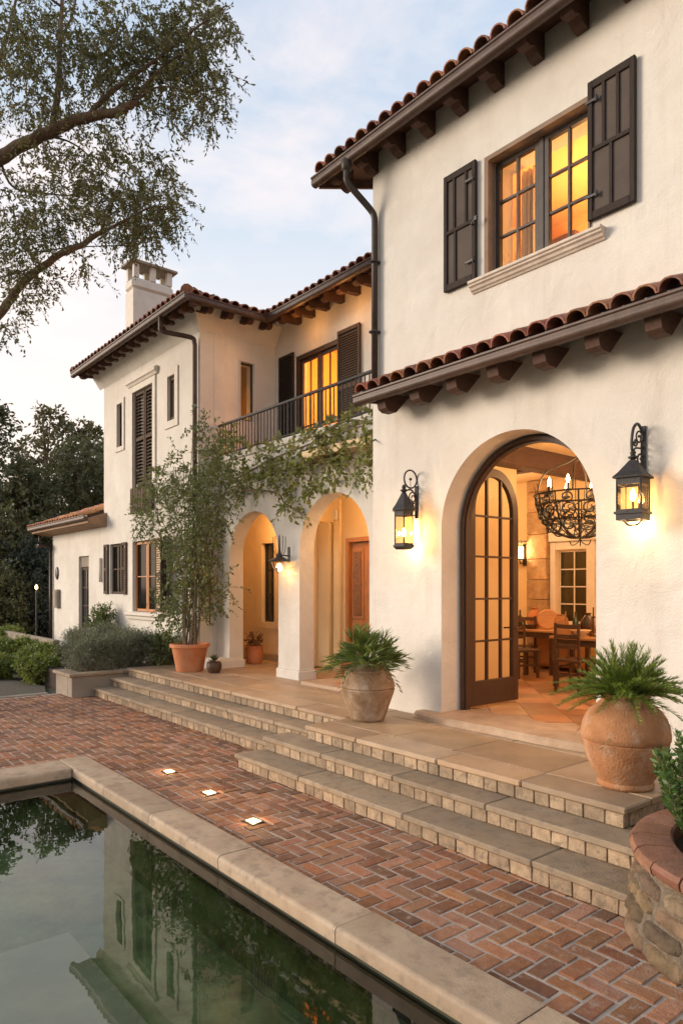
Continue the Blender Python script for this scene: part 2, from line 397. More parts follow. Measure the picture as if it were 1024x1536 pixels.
def copy_tree(o, parent=None):
    c = o.copy(); col.objects.link(c)
    if parent is not None: c.parent = parent
    for ch in kids(o): copy_tree(ch, c)
    return c
def place(proto, loc, rz, label, scale=1):
    c = copy_tree(proto); c.location = loc; c.rotation_euler = (0, 0, rz); c.scale = (scale,) * 3; c['label'] = label
    return c

def fy(y):   # wall facing -y: u = x, z, t = depth behind the face
    return lambda u, z, t=0: (u, y + t, z)
def fx(x):   # wall facing +x: u = y
    return lambda u, z, t=0: (x - t, u, z)
def rect(u0, u1, z0, z1): return [(u0, z0), (u1, z0), (u1, z1), (u0, z1)]
def arch(u0, u1, z0, ztop, n=28, rise=None):
    """arch-headed loop starting and ending at the foot, going up the left, over and down"""
    r = (u1 - u0) / 2; c = (u0 + u1) / 2; rise = rise or r; zs = ztop - rise
    pts = [(u0, z0)]
    for i in range(n + 1):
        a = math.pi - math.pi * i / n
        pts.append((c + r * math.cos(a), zs + rise * math.sin(a)))
    pts.append((u1, z0))
    return pts
def wall(mb, f, outer, holes, T, soft=.0):
    """wall of thickness T with clean openings; `soft` rounds the front edge of each opening"""
    def off(lp, d):
        n = len(lp); res = []
        area = sum(lp[i][0] * lp[(i + 1) % n][1] - lp[(i + 1) % n][0] * lp[i][1] for i in range(n))
        sg = 1 if area > 0 else -1
        for i in range(n):
            a, b, c = Vector(lp[i - 1]), Vector(lp[i]), Vector(lp[(i + 1) % n])
            e1 = (b - a); e2 = (c - b)
            if e1.length < 1e-9 or e2.length < 1e-9: res.append(lp[i]); continue
            e1.normalize(); e2.normalize()
            n1 = Vector((e1.y, -e1.x)) * sg; n2 = Vector((e2.y, -e2.x)) * sg
            k = n1 + n2; k = k / max(.3, k.dot(n1)) if k.length > 1e-6 else n1
            res.append((b.x + k.x * d, b.y + k.y * d))
        return res
    front = [outer] + [off(h, soft) if soft else h for h in holes]
    back = [outer] + holes
    for loops, t in ((front, 0), (back, T)):
        flat = [p for lp in loops for p in lp]
        tri = tessellate_polygon([[Vector((p[0], p[1], 0)) for p in lp] for lp in loops])
        mb.add([f(p[0], p[1], t) for p in flat], [tuple(a) for a in tri])
    n = len(outer)
    mb.add([f(*p, 0) for p in outer] + [f(*p, T) for p in outer], [(i, (i + 1) % n, n + (i + 1) % n, n + i) for i in range(n)])
    for h in holes:
        n = len(h)
        rings = [(off(h, soft), 0), (off(h, soft * .3), soft * .3), (h, soft)] if soft else [(h, 0)]
        rings.append((h, T))
        vs = [f(*p, t) for lp, t in rings for p in lp]
        fs = [(r * n + i, r * n + (i + 1) % n, (r + 1) * n + (i + 1) % n, (r + 1) * n + i) for r in range(len(rings) - 1) for i in range(n)]
        mb.add(vs, fs)
def fbox(mb, f, u0, u1, z0, z1, t0, t1, b=0):
    return mb.box(u0, u1, z0, z1, t0, t1, b, tf=lambda u, z, t: f(u, z, t))
def grid_frame(mb, f, u0, u1, z0, z1, t0, t1, fw, cols, rows, mw, md=None):
    """casement: outer frame of width fw and muntins of width mw"""
    fbox(mb, f, u0, u0 + fw, z0, z1, t0, t1, .004); fbox(mb, f, u1 - fw, u1, z0, z1, t0, t1, .004)
    fbox(mb, f, u0 + fw, u1 - fw, z0, z0 + fw, t0 + .002, t1 - .002, .004); fbox(mb, f, u0 + fw, u1 - fw, z1 - fw, z1, t0 + .002, t1 - .002, .004)
    a, b = u0 + fw, u1 - fw; c, d = z0 + fw, z1 - fw
    for i in range(1, cols):
        x = a + (b - a) * i / cols; fbox(mb, f, x - mw / 2, x + mw / 2, c, d, t0 + .008, t1 - .008)
    for j in range(1, rows):
        z = c + (d - c) * j / rows; fbox(mb, f, a, b, z - mw / 2, z + mw / 2, t0 + .011, t1 - .011)

# ------------------------------------------------------------------ foliage
def leaf_quads(P, D, Ln, W, rng, up=.0):
    """leaf-sized four-point blades at P along D"""
    n = len(P)
    D = D / np.maximum(np.linalg.norm(D, axis=1, keepdims=True), 1e-6)
    rv = rng.normal(size=(n, 3)); rv[:, 2] += up
    S = np.cross(D, rv); S /= np.maximum(np.linalg.norm(S, axis=1, keepdims=True), 1e-6)
    Nn = np.cross(S, D)
    Ln = (Ln * rng.uniform(.65, 1.3, n))[:, None]; W = Ln * W
    mid = P + D * Ln * .45 + Nn * Ln * .06
    V = np.stack([P, mid + S * W * .5, P + D * Ln, mid - S * W * .5], 1).reshape(-1, 3)
    return V
class Leaves:
    def __init__(s): s.c = []
    def add(s, V): s.c.append(V)
    def build(s, name, m, parent=None, origin=None, **props):
        V = np.concatenate(s.c) if s.c else np.zeros((0, 3))
        if origin is not None: V = V - np.array(origin)
        n = len(V); me = bpy.data.meshes.new(name)
        me.vertices.add(n); me.vertices.foreach_set('co', V.astype(np.float32).ravel())
        me.loops.add(n); me.loops.foreach_set('vertex_index', np.arange(n, dtype=np.int32))
        me.polygons.add(n // 4); me.polygons.foreach_set('loop_start', np.arange(0, n, 4, dtype=np.int32))
        try: me.polygons.foreach_set('loop_total', np.full(n // 4, 4, dtype=np.int32))
        except Exception: pass
        me.update(calc_edges=True); me.validate()
        o = link(name, me, m, parent, **props)
        if origin is not None and parent is None: o.location = origin
        return o
def blob_twigs(rng, blob, ntwig, tlen, nleaf, L, W, droop=.3, lv=None, mb=None, tr=.004, fill=.0, spread=1.0, upbias=.0):
    """twigs growing outward through an ellipsoid, leaves along each twig"""
    c = np.array(blob[0], float); r = np.array(blob[1] if hasattr(blob[1], '__len__') else (blob[1],) * 3, float)
    d = rng.normal(size=(ntwig, 3)); d /= np.linalg.norm(d, axis=1, keepdims=True)
    rad = rng.uniform(fill, 1, ntwig) ** (1 / 2.2)
    start = c + d * r * rad[:, None] * .85
    dirn = d + rng.normal(size=(ntwig, 3)) * .6 * spread; dirn[:, 2] += upbias - droop * .5
    dirn /= np.linalg.norm(dirn, axis=1, keepdims=True)
    ln = tlen * rng.uniform(.5, 1.3, ntwig)
    t = np.linspace(.08, 1, nleaf)
    P = start[:, None, :] + dirn[:, None, :] * (ln[:, None] * t[None, :])[:, :, None]
    P[:, :, 2] -= droop * (ln[:, None] * t[None, :] ** 2)
    P += rng.normal(size=P.shape) * tlen * .03
    ld = dirn[:, None, :] * .7 + rng.normal(size=P.shape) * .75; ld[:, :, 2] -= droop * .7
    lv.add(leaf_quads(P.reshape(-1, 3), ld.reshape(-1, 3), L, W, rng, up=.6))
    if mb is not None:
        for i in range(ntwig):
            a = P[i, 0]; b = P[i, nleaf // 2]; e = P[i, -1]
            mb.tube([a, b, e], [tr, tr * .8, tr * .3], 3, cap=False)
    return start
# ================================================================== THE SETTING
PX0, PX1, PY0, PY1 = -7.62, 6.0, -7.0, 2.52        # pool water outline
ZL = .48                                            # landing level
WY = 6.07                                           # face of the main facade
def sheet(name, outer, holes, z, m, **props):
    flat = [p for lp in [outer] + holes for p in lp]
    tri = tessellate_polygon([[Vector((p[0], p[1], 0)) for p in lp] for lp in [outer] + holes])
    mb = MB(); mb.add([(p[0], p[1], z) for p in flat], [tuple(a) for a in tri])
    return build(name, mb, m, **props)
sheet('ground', rect(-600, 500, -500, 600), [rect(PX0 - .2, PX1 + .2, PY0 - .2, PY1 + .2)], -.05, GROUND, kind='structure')
sheet('gravel_path', [(-40, -8), (-13.72, -8), (-13.72, 4.0), (-15.0, 4.35), (-17.5, 3.9), (-22, 3.2), (-40, 2.5)], [], -.02, GRAVEL, kind='structure')

# brick paving: herringbone of separate pavers on a mortar bed
def paving():
    bed = MB()
    for r in ((-13.7, -8.0, -3.0, 4.6), (-8.0, 2.5, 2.7, 4.6)):
        bed.add([(r[0], r[2], -.005), (r[1], r[2], -.005), (r[1], r[3], -.005), (r[0], r[3], -.005)], [(0, 1, 2, 3)])
    bo = build('brick_patio', bed, MORTAR, kind='structure')
    cell = .118; j = .0088; mb = MB(); rnd = random.Random(3)
    n0 = int(-13.7 / cell) - 1
    for ix in range(n0, int(2.4 / cell)):
        for iy in range(int(-1.5 / cell), int(4.85 / cell)):
            c = (ix - iy) % 4
            if c == 0: x0, x1, y0, y1 = ix, ix + 2, iy, iy + 1
            elif c == 3: x0, x1, y0, y1 = ix, ix + 1, iy, iy + 2
            else: continue
            x0 *= cell; x1 *= cell; y0 *= cell; y1 *= cell
            cx, cy = (x0 + x1) / 2, (y0 + y1) / 2
            if cx < -13.6 or cx > 1.5 or cy > 4.72: continue
            if cx > -8.02 and cy < 2.70: continue
            if cx > -6.7 and cy > 4.14: continue
            jj = j + rnd.uniform(-.002, .003); zz = rnd.uniform(-.003, .002); a = rnd.gauss(0, .012); tx = rnd.gauss(0, .012); ty = rnd.gauss(0, .012)
            hx, hy = (x1 - x0) / 2 - jj, (y1 - y0) / 2 - jj
            vs = []
            for (e, z) in ((0, -.014), (0, -.003), (.0045, .002), ):
                for sx, sy in ((-1, -1), (1, -1), (1, 1), (-1, 1)):
                    u, v = sx * (hx - e) + rnd.uniform(-.0015, .0015), sy * (hy - e) + rnd.uniform(-.0015, .0015)
                    vs.append((cx + u * math.cos(a) - v * math.sin(a), cy + u * math.sin(a) + v * math.cos(a), z + zz + u * tx * .5 + v * ty))
            fs = [(k * 4 + i, k * 4 + (i + 1) % 4, k * 4 + 4 + (i + 1) % 4, k * 4 + 4 + i) for k in (0, 1) for i in range(4)] + [(8, 9, 10, 11)]
            mb.add(vs, fs)
    build('paver_bricks', mb, BRICK, parent=bo, kind='structure')
GL = [(-7.09, 3.36), (-6.11, 3.32), (-5.13, 3.21)]
paving()
mb = MB(); mb.box(-13.86, -13.7, -3, 4.05, -.08, .015, .01)
build('edging_kerb', mb, CONC, kind='structure')

# ---------------------------------------------------------------- pool
POOLWALL = mat('pool_plaster', (.13, .185, .068), (.37, .43, .20), scale=2.2, rough=.9, bump=.6, bscale=14, stain=.6, stain_col=(.02, .035, .018), stain_scale=5, detail=9)
LEDGE = mat('pool_ledge_stone', (.40, .37, .25), (.54, .50, .36), scale=2, rough=.8, stain=.4, stain_col=(.20, .25, .15), stain_scale=1.4)
PB = mat('pool_band_tile', (.022, .022, .012), (.045, .045, .026), scale=9, rough=.7, stain=.5, stain_col=(.03, .045, .02), stain_scale=6)
pool = thing('swimming_pool', 'rectangular green pool with pale stone coping beside the brick patio', 'pool', ((PX0 + PX1) / 2, (PY0 + PY1) / 2, 0))
PO = tuple(pool.location)
ZW = -.04
mb = MB()
zb = -.62
loop = [(PX0 - .02, PY0 - .02), (PX1 + .02, PY0 - .02), (PX1 + .02, PY1 + .02), (PX0 - .02, PY1 + .02)]
mb.add([(x, y, zb) for x, y in loop] + [(x, y, .0) for x, y in loop], [(0, 1, 2, 3)] + [(i, (i + 1) % 4, 4 + (i + 1) % 4, 4 + i) for i in range(4)])
build('basin', mb, POOLWALL, pool, origin=PO)
mb = MB(); mb.box(PX0, PX1, PY1 - .015, PY1 + .012, -.2, -.022); mb.box(PX0 - .012, PX0 + .015, PY0, PY1 - .016, -.2, -.022)
build('waterline_band', mb, PB, pool, origin=PO)
mb = MB()
xs = [-4.75, -3.45, -1.9, -.3, 1.4, 3.2]
for a, b in zip(xs[:-1], xs[1:]):
    for c, d in ((-1.2, .16), (.16, 1.54)):
        mb.box(a + .006, b - .006, c + .006, d - .006, -.6, -.27, .01)
build('underwater_ledge', mb, LEDGE, pool, origin=PO)
mb = MB()
def bull(t0, t1):   # coping section: across t0(outer)..t1(pool side), bullnosed at the pool side
    z0, z1 = -.02, .085
    p = [(t0, z0), (t0, z1 - .012), (t0 + .012 * (1 if t1 > t0 else -1), z1)]
    s = 1 if t1 > t0 else -1
    for k in range(6):
        a = math.pi / 2 * k / 5; p.append((t1 - s * .03 + s * .03 * math.sin(a), z1 - .03 + .03 * math.cos(a)))
    p += [(t1, z0 + .012), (t1 - s * .012, z0)]
    return p
rnd = random.Random(5)
x = -8.0; first = True
while x < 1.6:
    L_ = rnd.choice((1.05, 1.2, 1.3, .95)) if x < -4.6 else rnd.choice((1.35, 1.2, .42))
    sec = bull(2.79, 2.485); g = .004; dz = rnd.uniform(-.002, .002)
    x0, x1 = x + g, x + L_ - g
    if first: x0 = -8.06; first = False
    mb.extrude(sec, lambda a, b: (x0, a, b + dz), lambda a, b: (x1, a, b + dz)); x += L_
y = 2.475
while y > -3:
    L_ = rnd.choice((1.1, 1.3, .9))
    sec = bull(-8.06, -7.585); y1, y0 = y - .004, y - L_ + .004; dz = rnd.uniform(-.002, .002)
    mb.extrude(sec, lambda a, b: (a, y0, b + dz), lambda a, b: (a, y1, b + dz)); y -= L_
build('coping', mb, COPING, pool, origin=PO, auto=40)
mb = MB(); mb.add([(PX0, PY0, ZW), (PX1, PY0, ZW), (PX1, PY1, ZW), (PX0, PY1, ZW)], [(0, 1, 2, 3)])
WATER = mat_glass('pool_water', (.92, .96, .84), 1.66, .0, .95, bump=.0018, bs=2.2)
build('water', mb, WATER, kind='structure')

# in-ground lights
for i, (lx, ly) in enumerate(GL):
    lb = ['small square light set in the brick paving nearest the pool corner', 'middle square light in the paving between two other lit squares', 'square paving light nearest the camera with the brightest glow'][i]
    t = thing('ground_light', lb, 'paving light', (lx, ly, 0), R(4 * i - 3), 'square lights set in the brick paving')
    f_ = MB(); f_.box(-.078, .078, -.066, .066, -.012, .009, .003); build('frame', f_, BRONZE, t)
    f_ = MB(); f_.box(-.056, .056, -.045, .045, -.002, .012, .003); build('lens', f_, GROUNDLIGHT, t)
    lamp('ground_lamp', (0, 0, .045), 1.0, radius=.03, parent=t)

# ---------------------------------------------------------------- steps and landing
def steps(name, label, levels, risers_side, treadlen, origin):
    """levels: (x0, x1, yfront, yback, ztop)"""
    t = thing(name, label, 'steps', origin)
    rnd = random.Random(11)
    tr = MB(); rb = MB(); gb = MB()
    for k, (x0, x1, yf, yb, zt) in enumerate(levels):
        z0 = zt - .16; x = x0
        gb.box(x0 + .055, x1 - .045, yf + .055, yb, z0 - .02, zt - .052)
        while x < x1 - .05:
            L_ = min(rnd.uniform(*treadlen), x1 - x)
            if x1 - (x + L_) < .3: L_ = x1 - x
            d = rnd.uniform(-.002, .002)
            tr.box(x + .003, x + L_ - .003, yf, yb + .02, zt - .05 + d, zt + d, .010, .0015); x += L_
        x = x0 + .035
        while x < x1 - .1:
            L_ = min(rnd.uniform(.13, .19), x1 - .03 - x)
            rb.box(x + .004, x + L_ - .004, yf + .03 + rnd.uniform(0, .006), yf + .10, z0 + .004, zt - .054, .004, .003); x += L_
        for side, s in ((x0, 1), (x1, -1)):
            y = yf + .105
            while y < yb - .03:
                L_ = min(rnd.uniform(.13, .18), yb - y)
                a, b = sorted((side + s * .03, side + s * .10))
                rb.box(a, b, y + .004, y + L_ - .004, z0 + .004, zt - .054, .004, .003); y += L_
    build('tread', tr, SLAB, t, origin=origin)
    build('riser_blocks', rb, RISER, t, origin=origin)
    build('step_core', gb, GROUT, t, origin=origin)
    return t
steps('stone_steps', 'three wide stone steps with block risers leading up to the big arched door', [(-6.80, -2.0, 4.0, 4.42, .16), (-6.74, -2.15, 4.33, 4.72, .32)],
      None, (1.0, 1.5), (-4.5, 4.3, 0))
steps('stone_steps', 'long low stone steps leading up to the two white arches', [(-12.88, -6.7, 4.58, 4.98, .16), (-12.88, -6.6, 4.92, 5.32, .32)],
      None, (1.1, 1.9), (-9.5, 4.9, 0))
# landing: flagstones over a core, edge blocks
def landing():
    base = MB(); base.box(-6.30, -2.60, 4.66, 6.5, -.02, ZL - .055); base.box(-13.45, -6.31, 5.30, 8.2, -.02, ZL - .055)
    base.box(-2.59, 3.0, 5.6, 6.5, -.02, ZL - .055)
    lo = build('landing', base, GROUT, kind='structure')
    mb = MB(); rnd = random.Random(21)
    jm = MB()
    def field(x0, x1, y0, y1, sx, edge):
        y = y0; row = 0
        while y < y1 - .05:
            h = edge if row == 0 else rnd.choice((.55, .65, .75))
            if y1 - (y + h) < .25: h = y1 - y
            x = x0
            while x < x1 - .02:
                L_ = rnd.uniform(*sx)
                if x1 - (x + L_) < .4: L_ = x1 - x
                mb.box(x + .006, x + L_ - .006, y + .006, y + h - .006, ZL - .05, ZL + rnd.uniform(-.0015, .001), .006 if row else .011); x += L_
            y += h; row += 1
        jm.add([(x0 + .02, y0 + .02, ZL - .008), (x1 - .02, y0 + .02, ZL - .008), (x1 - .02, y1, ZL - .008), (x0 + .02, y1, ZL - .008)], [(0, 1, 2, 3)])
    field(-6.30, -2.50, 4.60, 6.06, (.8, 1.3), .38)
    field(-12.88, -6.31, 5.22, 8.1, (1.0, 1.7), .42)
    field(-2.49, 3.0, 5.55, 6.06, (.8, 1.3), .5)
    build('flagstones', mb, LANDING, lo, kind='structure')
    build('joints', jm, MORTAR, lo, kind='structure')
    rb = MB()
    for x0, x1, yf in ((-6.30, -2.50, 4.60), (-12.88, -6.31, 5.22)):
        x = x0 + .03
        while x < x1 - .08:
            L_ = min(rnd.uniform(.13, .19), x1 - .03 - x)
            rb.box(x + .004, x + L_ - .004, yf + .03 + rnd.uniform(0, .006), yf + .10, ZL - .156, ZL - .054, .006, .002); x += L_
    for xs_, s, y0, y1 in ((-2.50, -1, 4.72, 5.6), (-6.30, 1, 4.72, 5.22)):
        y = y0
        while y < y1 - .05:
            a, b = sorted((xs_ + s * .03, xs_ + s * .10))
            L_ = min(rnd.uniform(.14, .19), y1 - y); rb.box(a, b, y + .004, y + L_ - .004, ZL - .156, ZL - .054, .006, .002); y += L_
    build('edge_blocks', rb, RISER, lo, kind='structure')
    mb = MB(); mb.box(-2.48, .5, 4.7, 5.54, .02, .325, .01); build('side_paving', mb, SLAB, lo, kind='structure')
landing()
mb = MB()
pts = []
for i in range(25):
    a = i / 24; x = -5.86 + (2.42) * a
    pts.append((x, 5.80 + .10 * (2 * a - 1) ** 2 - .02 * math.sin(a * 9)))
n = len(pts)
vs = []
for z, e in ((ZL + .001, 0), (ZL + .05, 0), (ZL + .075, .03)):
    vs += [(x, y + e, z) for x, y in pts]
vs += [(x, 6.5, ZL + .075) for x, y in pts]
fs = [(r * n + i, r * n + i + 1, (r + 1) * n + i + 1, (r + 1) * n + i) for r in range(3) for i in range(n - 1)]
fs += [(0, n, 2 * n, 3 * n), (n - 1, 2 * n - 1, 3 * n - 1, 4 * n - 1)]
mb.add(vs, fs)
THRESH = mat('worn_threshold_stone', (.38, .255, .16), (.52, .38, .26), scale=5, rough=.6, bump=.6, bscale=30, stain=.4)
threshold_mb = mb
# garden bed behind the low wall
mb = MB(); mb.box(-21.0, -13.17, 4.43, 6.39, -.04, .33); build('garden_bed', mb, SOIL, kind='structure')

# ================================================================== THE VILLA
VO = (-9.0, 6.4, 0)
villa = thing('villa', 'white stucco villa with clay tile roofs, dark shutters and arched openings beside the pool', 'house', VO)
def part(name, mb, m, parent=None, **k): return build(name, mb, m, parent or villa, origin=VO, **k)

# --- walls
mb = MB()
dl, dr, dtop = -5.58, -3.60, 3.69
ar = arch(dl, dr, .3, dtop, 40)
outer = [(-6.78, .3)] + [(dl - .02, .3)] + [(p[0], p[1]) for p in ar[1:-1]] + [(dr + .02, .3), (3.0, .3), (3.0, 7.32), (-6.78, 7.32)]
outer[1] = (dl, .3); outer[-4] = (dr, .3)
WIN = rect(-4.88, -3.67, 5.42, 6.70)
wall(mb, fy(WY), outer, [WIN], .42, .018)
part('wall', mb, STUCCO)
mb = MB(); wall(mb, fx(-6.78), [(6.495, .3), (8.42, .3), (8.42, 4.25), (10.5, 4.25), (10.5, 7.32), (6.495, 7.32)], [], .3); part('wall', mb, STUCCO)
# arcade
mb = MB()
A1 = arch(-11.64, -9.98, .3, 3.40, 32); A2 = arch(-9.36, -7.62, .3, 3.50, 32)
outer = [(-12.16, .3)] + A1 + A2 + [(-6.785, .3), (-6.785, 4.44), (-12.16, 4.44)]
wall(mb, fy(6.75), outer, [], .30); part('wall', mb, STUCCO)
# soft rounded lip on each arch
def arch_lip(u0, u1, ztop, y, r=.02, z0=.3):
    lp = arch(u0, u1, z0, ztop, 40); mb = MB()
    mb.tube([(p[0], y + r * .35, p[1]) for p in lp], r, 8, cap=False); return mb
# wing front (two storeys) joined with the low extension
mb = MB()
outer = [(-21.3, .1), (-12.16, .1), (-12.16, 7.30), (-17.2, 7.30), (-17.2, 3.75), (-21.3, 3.75)]
H = [rect(-15.42, -14.12, 1.46, 3.06), rect(-16.80, -16.02, 1.85, 3.06), rect(-19.05, -18.28, .5, 2.84),
     rect(-16.30, -15.98, 5.36, 6.38), rect(-15.36, -14.28, 4.28, 6.46), rect(-13.54, -13.22, 5.48, 6.40)]
wall(mb, fy(6.4), outer, H, .3, .01); part('wall', mb, STUCCO)
mb = MB(); wall(mb, fx(-12.16), [(6.705, .3), (7.1, .3), (7.1, 3.9), (8.155, 3.9), (8.155, 7.30), (6.705, 7.30)], [rect(7.30, 7.62, 5.40, 6.58)], .28, .008); part('wall', mb, STUCCO)
mb = MB(); wall(mb, fy(8.16), rect(-12.44, -6.79, 3.9, 7.72), [rect(-11.46, -10.06, 4.50, 6.66)], .3, .01); part('wall', mb, STUCCO)
# rear and hidden sides of the volumes
mb = MB()
mb.box(-21.3, -21.05, 6.705, 12, .1, 3.75); mb.box(-17.2, -16.95, 6.705, 12, 3.76, 7.3); mb.box(-21.04, 3.0, 12.0, 12.3, .1, 7.3)
mb.box(3.0, 3.25, 6.07, 12, .1, 7.3)
part('wall', mb, STUCCO)
# loggia interior
mb = MB()
wall(mb, fy(8.16), rect(-13.55, -7.21, .45, 3.88), [rect(-12.62, -12.14, 1.28, 2.95), rect(-9.88, -8.80, .45, 2.92)], .25, .008)
wall(mb, fx(-13.5), rect(6.71, 8.15, .45, 3.88), [], .2)
part('loggia_wall', mb, PLASTER_IN)
mb = MB()
mb.box(-13.5, -12.17, 6.71, 8.15, 3.70, 3.88); mb.box(-12.16, -6.79, 7.12, 8.15, 3.70, 3.88)
part('loggia_ceiling', mb, PLASTER_IN)
mb = MB(); mb.box(-12.15, -6.79, 6.76, 8.15, 4.45, 4.52); mb.box(-12.15, -6.79, 7.12, 8.15, 3.89, 4.44)
part('balcony_floor', mb, LANDING)
mb = MB()   # curb under the railing and white plinth blocks of the pier
mb.box(-12.15, -6.79, 6.715, 6.90, 4.445, 4.56, .012)
part('balcony_edge', mb, STUCCO)
for (x0, x1, y0, y1) in ((-10.01, -9.33, 6.715, 7.08), (-12.19, -11.61, 6.37, 7.08)):
    mb = MB(); mb.box(x0, x1, y0, y1, ZL - .02, ZL + .15, .014); mb.box(x0 + .022, x1 - .022, y0 + .022, y1 - .022, ZL + .14, ZL + .19, .014)
    part('plinth', mb, STUCCO)
# raised panels in the loggia
mb = MB()
mb.box(-12.80, -11.98, 8.115, 8.158, 1.02, 3.22, .008)
mb2 = MB()
wall(mb2, fy(8.10), rect(-12.76, -12.00, 1.14, 3.08), [rect(-12.62, -12.14, 1.28, 2.95)], .058)
wall(mb2, fy(8.118), rect(-12.9, -11.86, .6, 3.3), [rect(-12.76, -12.00, 1.14, 3.08)], .04)
mb2.box(-10.75, -10.62, 7.95, 8.158, .5, 3.30, .01); mb2.box(-10.61, -10.25, 8.07, 8.158, .5, 3.24, .01); mb2.box(-10.16, -9.97, 8.10, 8.158, .5, 3.66, .01)
part('panelling', mb2, PLASTER_IN)
# slit window in the loggia
def window(f, u0, u1, z0, z1, t0, t1, fw, cols, rows, mw, fm, name='window', pane=GLASS, parent=None):
    mb = MB(); grid_frame(mb, f, u0, u1, z0, z1, t0, t1, fw, cols, rows, mw)
    o = part(name, mb, fm)
    mb = MB(); tm = (t0 + t1) / 2; fbox(mb, f, u0 + fw * .5, u1 - fw * .5, z0 + fw * .5, z1 - fw * .5, tm - .003, tm + .003)
    part('pane', mb, pane, o)
    return o
window(fy(8.16), -12.62, -12.14, 1.28, 2.95, .03, .09, .045, 2, 3, .022, IRON, pane=DARKGLASS)
# oak door
mb = MB(); f = fy(8.16)
fbox(mb, f, -9.88, -9.80, .48, 2.92, .0, .12, .006); fbox(mb, f, -8.88, -8.80, .48, 2.92, .0, .12, .006); fbox(mb, f, -9.80, -8.88, 2.84, 2.92, .0, .12, .006)
dfm = part('door', mb, OAK)
DP = []; mb = MB(); fbox(mb, f, -9.79, -8.89, .49, 2.83, .07, .11, .004)
for (a, b) in ((-9.74, -9.45), (-9.23, -8.94)):
    for c, d in ((.66, 1.35), (1.47, 2.70)):
        fbox(mb, f, a - .025, b + .025, c - .025, d + .025, .055, .069, .008); DP.append((a + .03, b - .03, c + .03, d - .03))
fbox(mb, f, -9.40, -9.28, .55, 2.78, .050, .069, .006)
part('door_leaf', mb, OAK, dfm)
CARVED = mat('carved_dark_oak', (.12, .045, .014), (.34, .14, .04), scale=26, rough=.5, bump=2, bscale=22)
for q4 in DP:
    mb = MB(); fbox(mb, f, *q4, .040, .0685, .012); part('door_panel', mb, CARVED, dfm)
mb = MB(); mb.tube([(-8.95, 8.20, 1.4), (-8.95, 8.14, 1.4), (-9.03, 8.13, 1.4)], .011, 8); part('door_handle', mb, BRONZE, dfm)
mb = MB(); mb.box(-10.11, -10.01, 8.05, 8.098, 3.26, 3.46, .015); part('alarm_box', mb, TRIM)
# loggia ceiling lamp
for lx_, e in ((-11.6, 22), (-8.6, 20)):
    mb = MB(); mb.lathe([(.0, 3.70), (.09, 3.699), (.10, 3.67), (.085, 3.64), (.0, 3.635)], (lx_, 7.62, 0), 20)
    cl = part('ceiling_lamp', mb, FLAME, smooth=True)
    lamp('loggia_lamp', (lx_ - VO[0], 7.62 - VO[1], 3.5), e, color=(1, .52, .20), radius=.09, parent=cl)

# --- main arched door: frame and open leaf
def arch_ring(mb, f, u0, u1, z0, zt, t0, t1, wd, n=40, rise=None):
    a = arch(u0, u1, z0, zt, n, rise); r2 = (rise or (u1 - u0) / 2) - wd
    b = arch(u0 + wd, u1 - wd, z0, zt - wd, n, r2)
    m = len(a)
    vs = [f(*p, t0) for p in a] + [f(*p, t0) for p in b] + [f(*p, t1) for p in a] + [f(*p, t1) for p in b]
    fs = []
    for i in range(m - 1):
        fs += [(i, i + 1, m + i + 1, m + i), (2 * m + i, 2 * m + i + 1, 3 * m + i + 1, 3 * m + i), (m + i, m + i + 1, 3 * m + i + 1, 3 * m + i), (i, i + 1, 2 * m + i + 1, 2 * m + i)]
    fs += [(0, m, 3 * m, 2 * m), (m - 1, 2 * m - 1, 4 * m - 1, 3 * m - 1)]
    mb.add(vs, fs)
mb = MB(); arch_ring(mb, fy(WY), dl + .002, dr - .002, .5, dtop - .002, .335, .415, .085); arch_ring(mb, fy(WY), dl + .03, dr - .03, .5, dtop - .03, .30, .334, .035)
DF = part('door_frame', mb, DOORWOOD)
ang = R(90)      # opened inwards about the left jamb
hx, hy = dl + .035, WY + .43
def fl(u, z, t=0): return (hx + u * math.cos(ang) + t * math.sin(ang), hy + u * math.sin(ang) - t * math.cos(ang), z)
mb = MB(); LW, LT, zb_, zs_ = .95, 3.50, .575, 2.95
arch_ring(mb, fl, 0, LW, zb_, LT, -.03, .03, .105, 30, LT - zs_)
fbox(mb, fl, .10, LW - .10, zb_, zb_ + .30, -.028, .028, .004)
def ztop_at(u):
    r = LW / 2 - .1; x_ = min(1, abs(u - LW / 2) / r); return zs_ + (LT - zs_ - .1) * math.sqrt(max(0, 1 - x_ * x_))
for u in (.35, .62): fbox(mb, fl, u - .013, u + .013, zb_ + .3, ztop_at(u) + .01, -.02, .02)
for z in (1.36, 1.88, 2.40, 2.90): fbox(mb, fl, .1, LW - .1, z - .012, z + .012, -.018, .018)
leaf = part('door_leaf', mb, DOORWOOD, label='open arched glazed door leaf')
mb = MB(); lp = arch(.09, LW - .09, zb_ + .28, LT - .09, 24, LT - zs_ - .0); DGLASS = mat_glass('door_glass', (.93, .90, .84), 1.06, .05)
mb.add([fl(*p, 0) for p in lp], [tuple(range(len(lp)))]); part('pane', mb, DGLASS, leaf)
mb = MB(); mb.tube([fl(LW - .05, 1.5, -.03), fl(LW - .05, 1.5, -.08), fl(LW - .14, 1.5, -.09)], .010, 8); part('door_handle', mb, BRONZE, leaf)
mb = MB(); mb.tube([fl(LW - .05, 1.5, .03), fl(LW - .05, 1.5, .08), fl(LW - .14, 1.5, .09)], .010, 8)
part('door_handle', mb, BRONZE, leaf)
part('threshold', threshold_mb, THRESH)

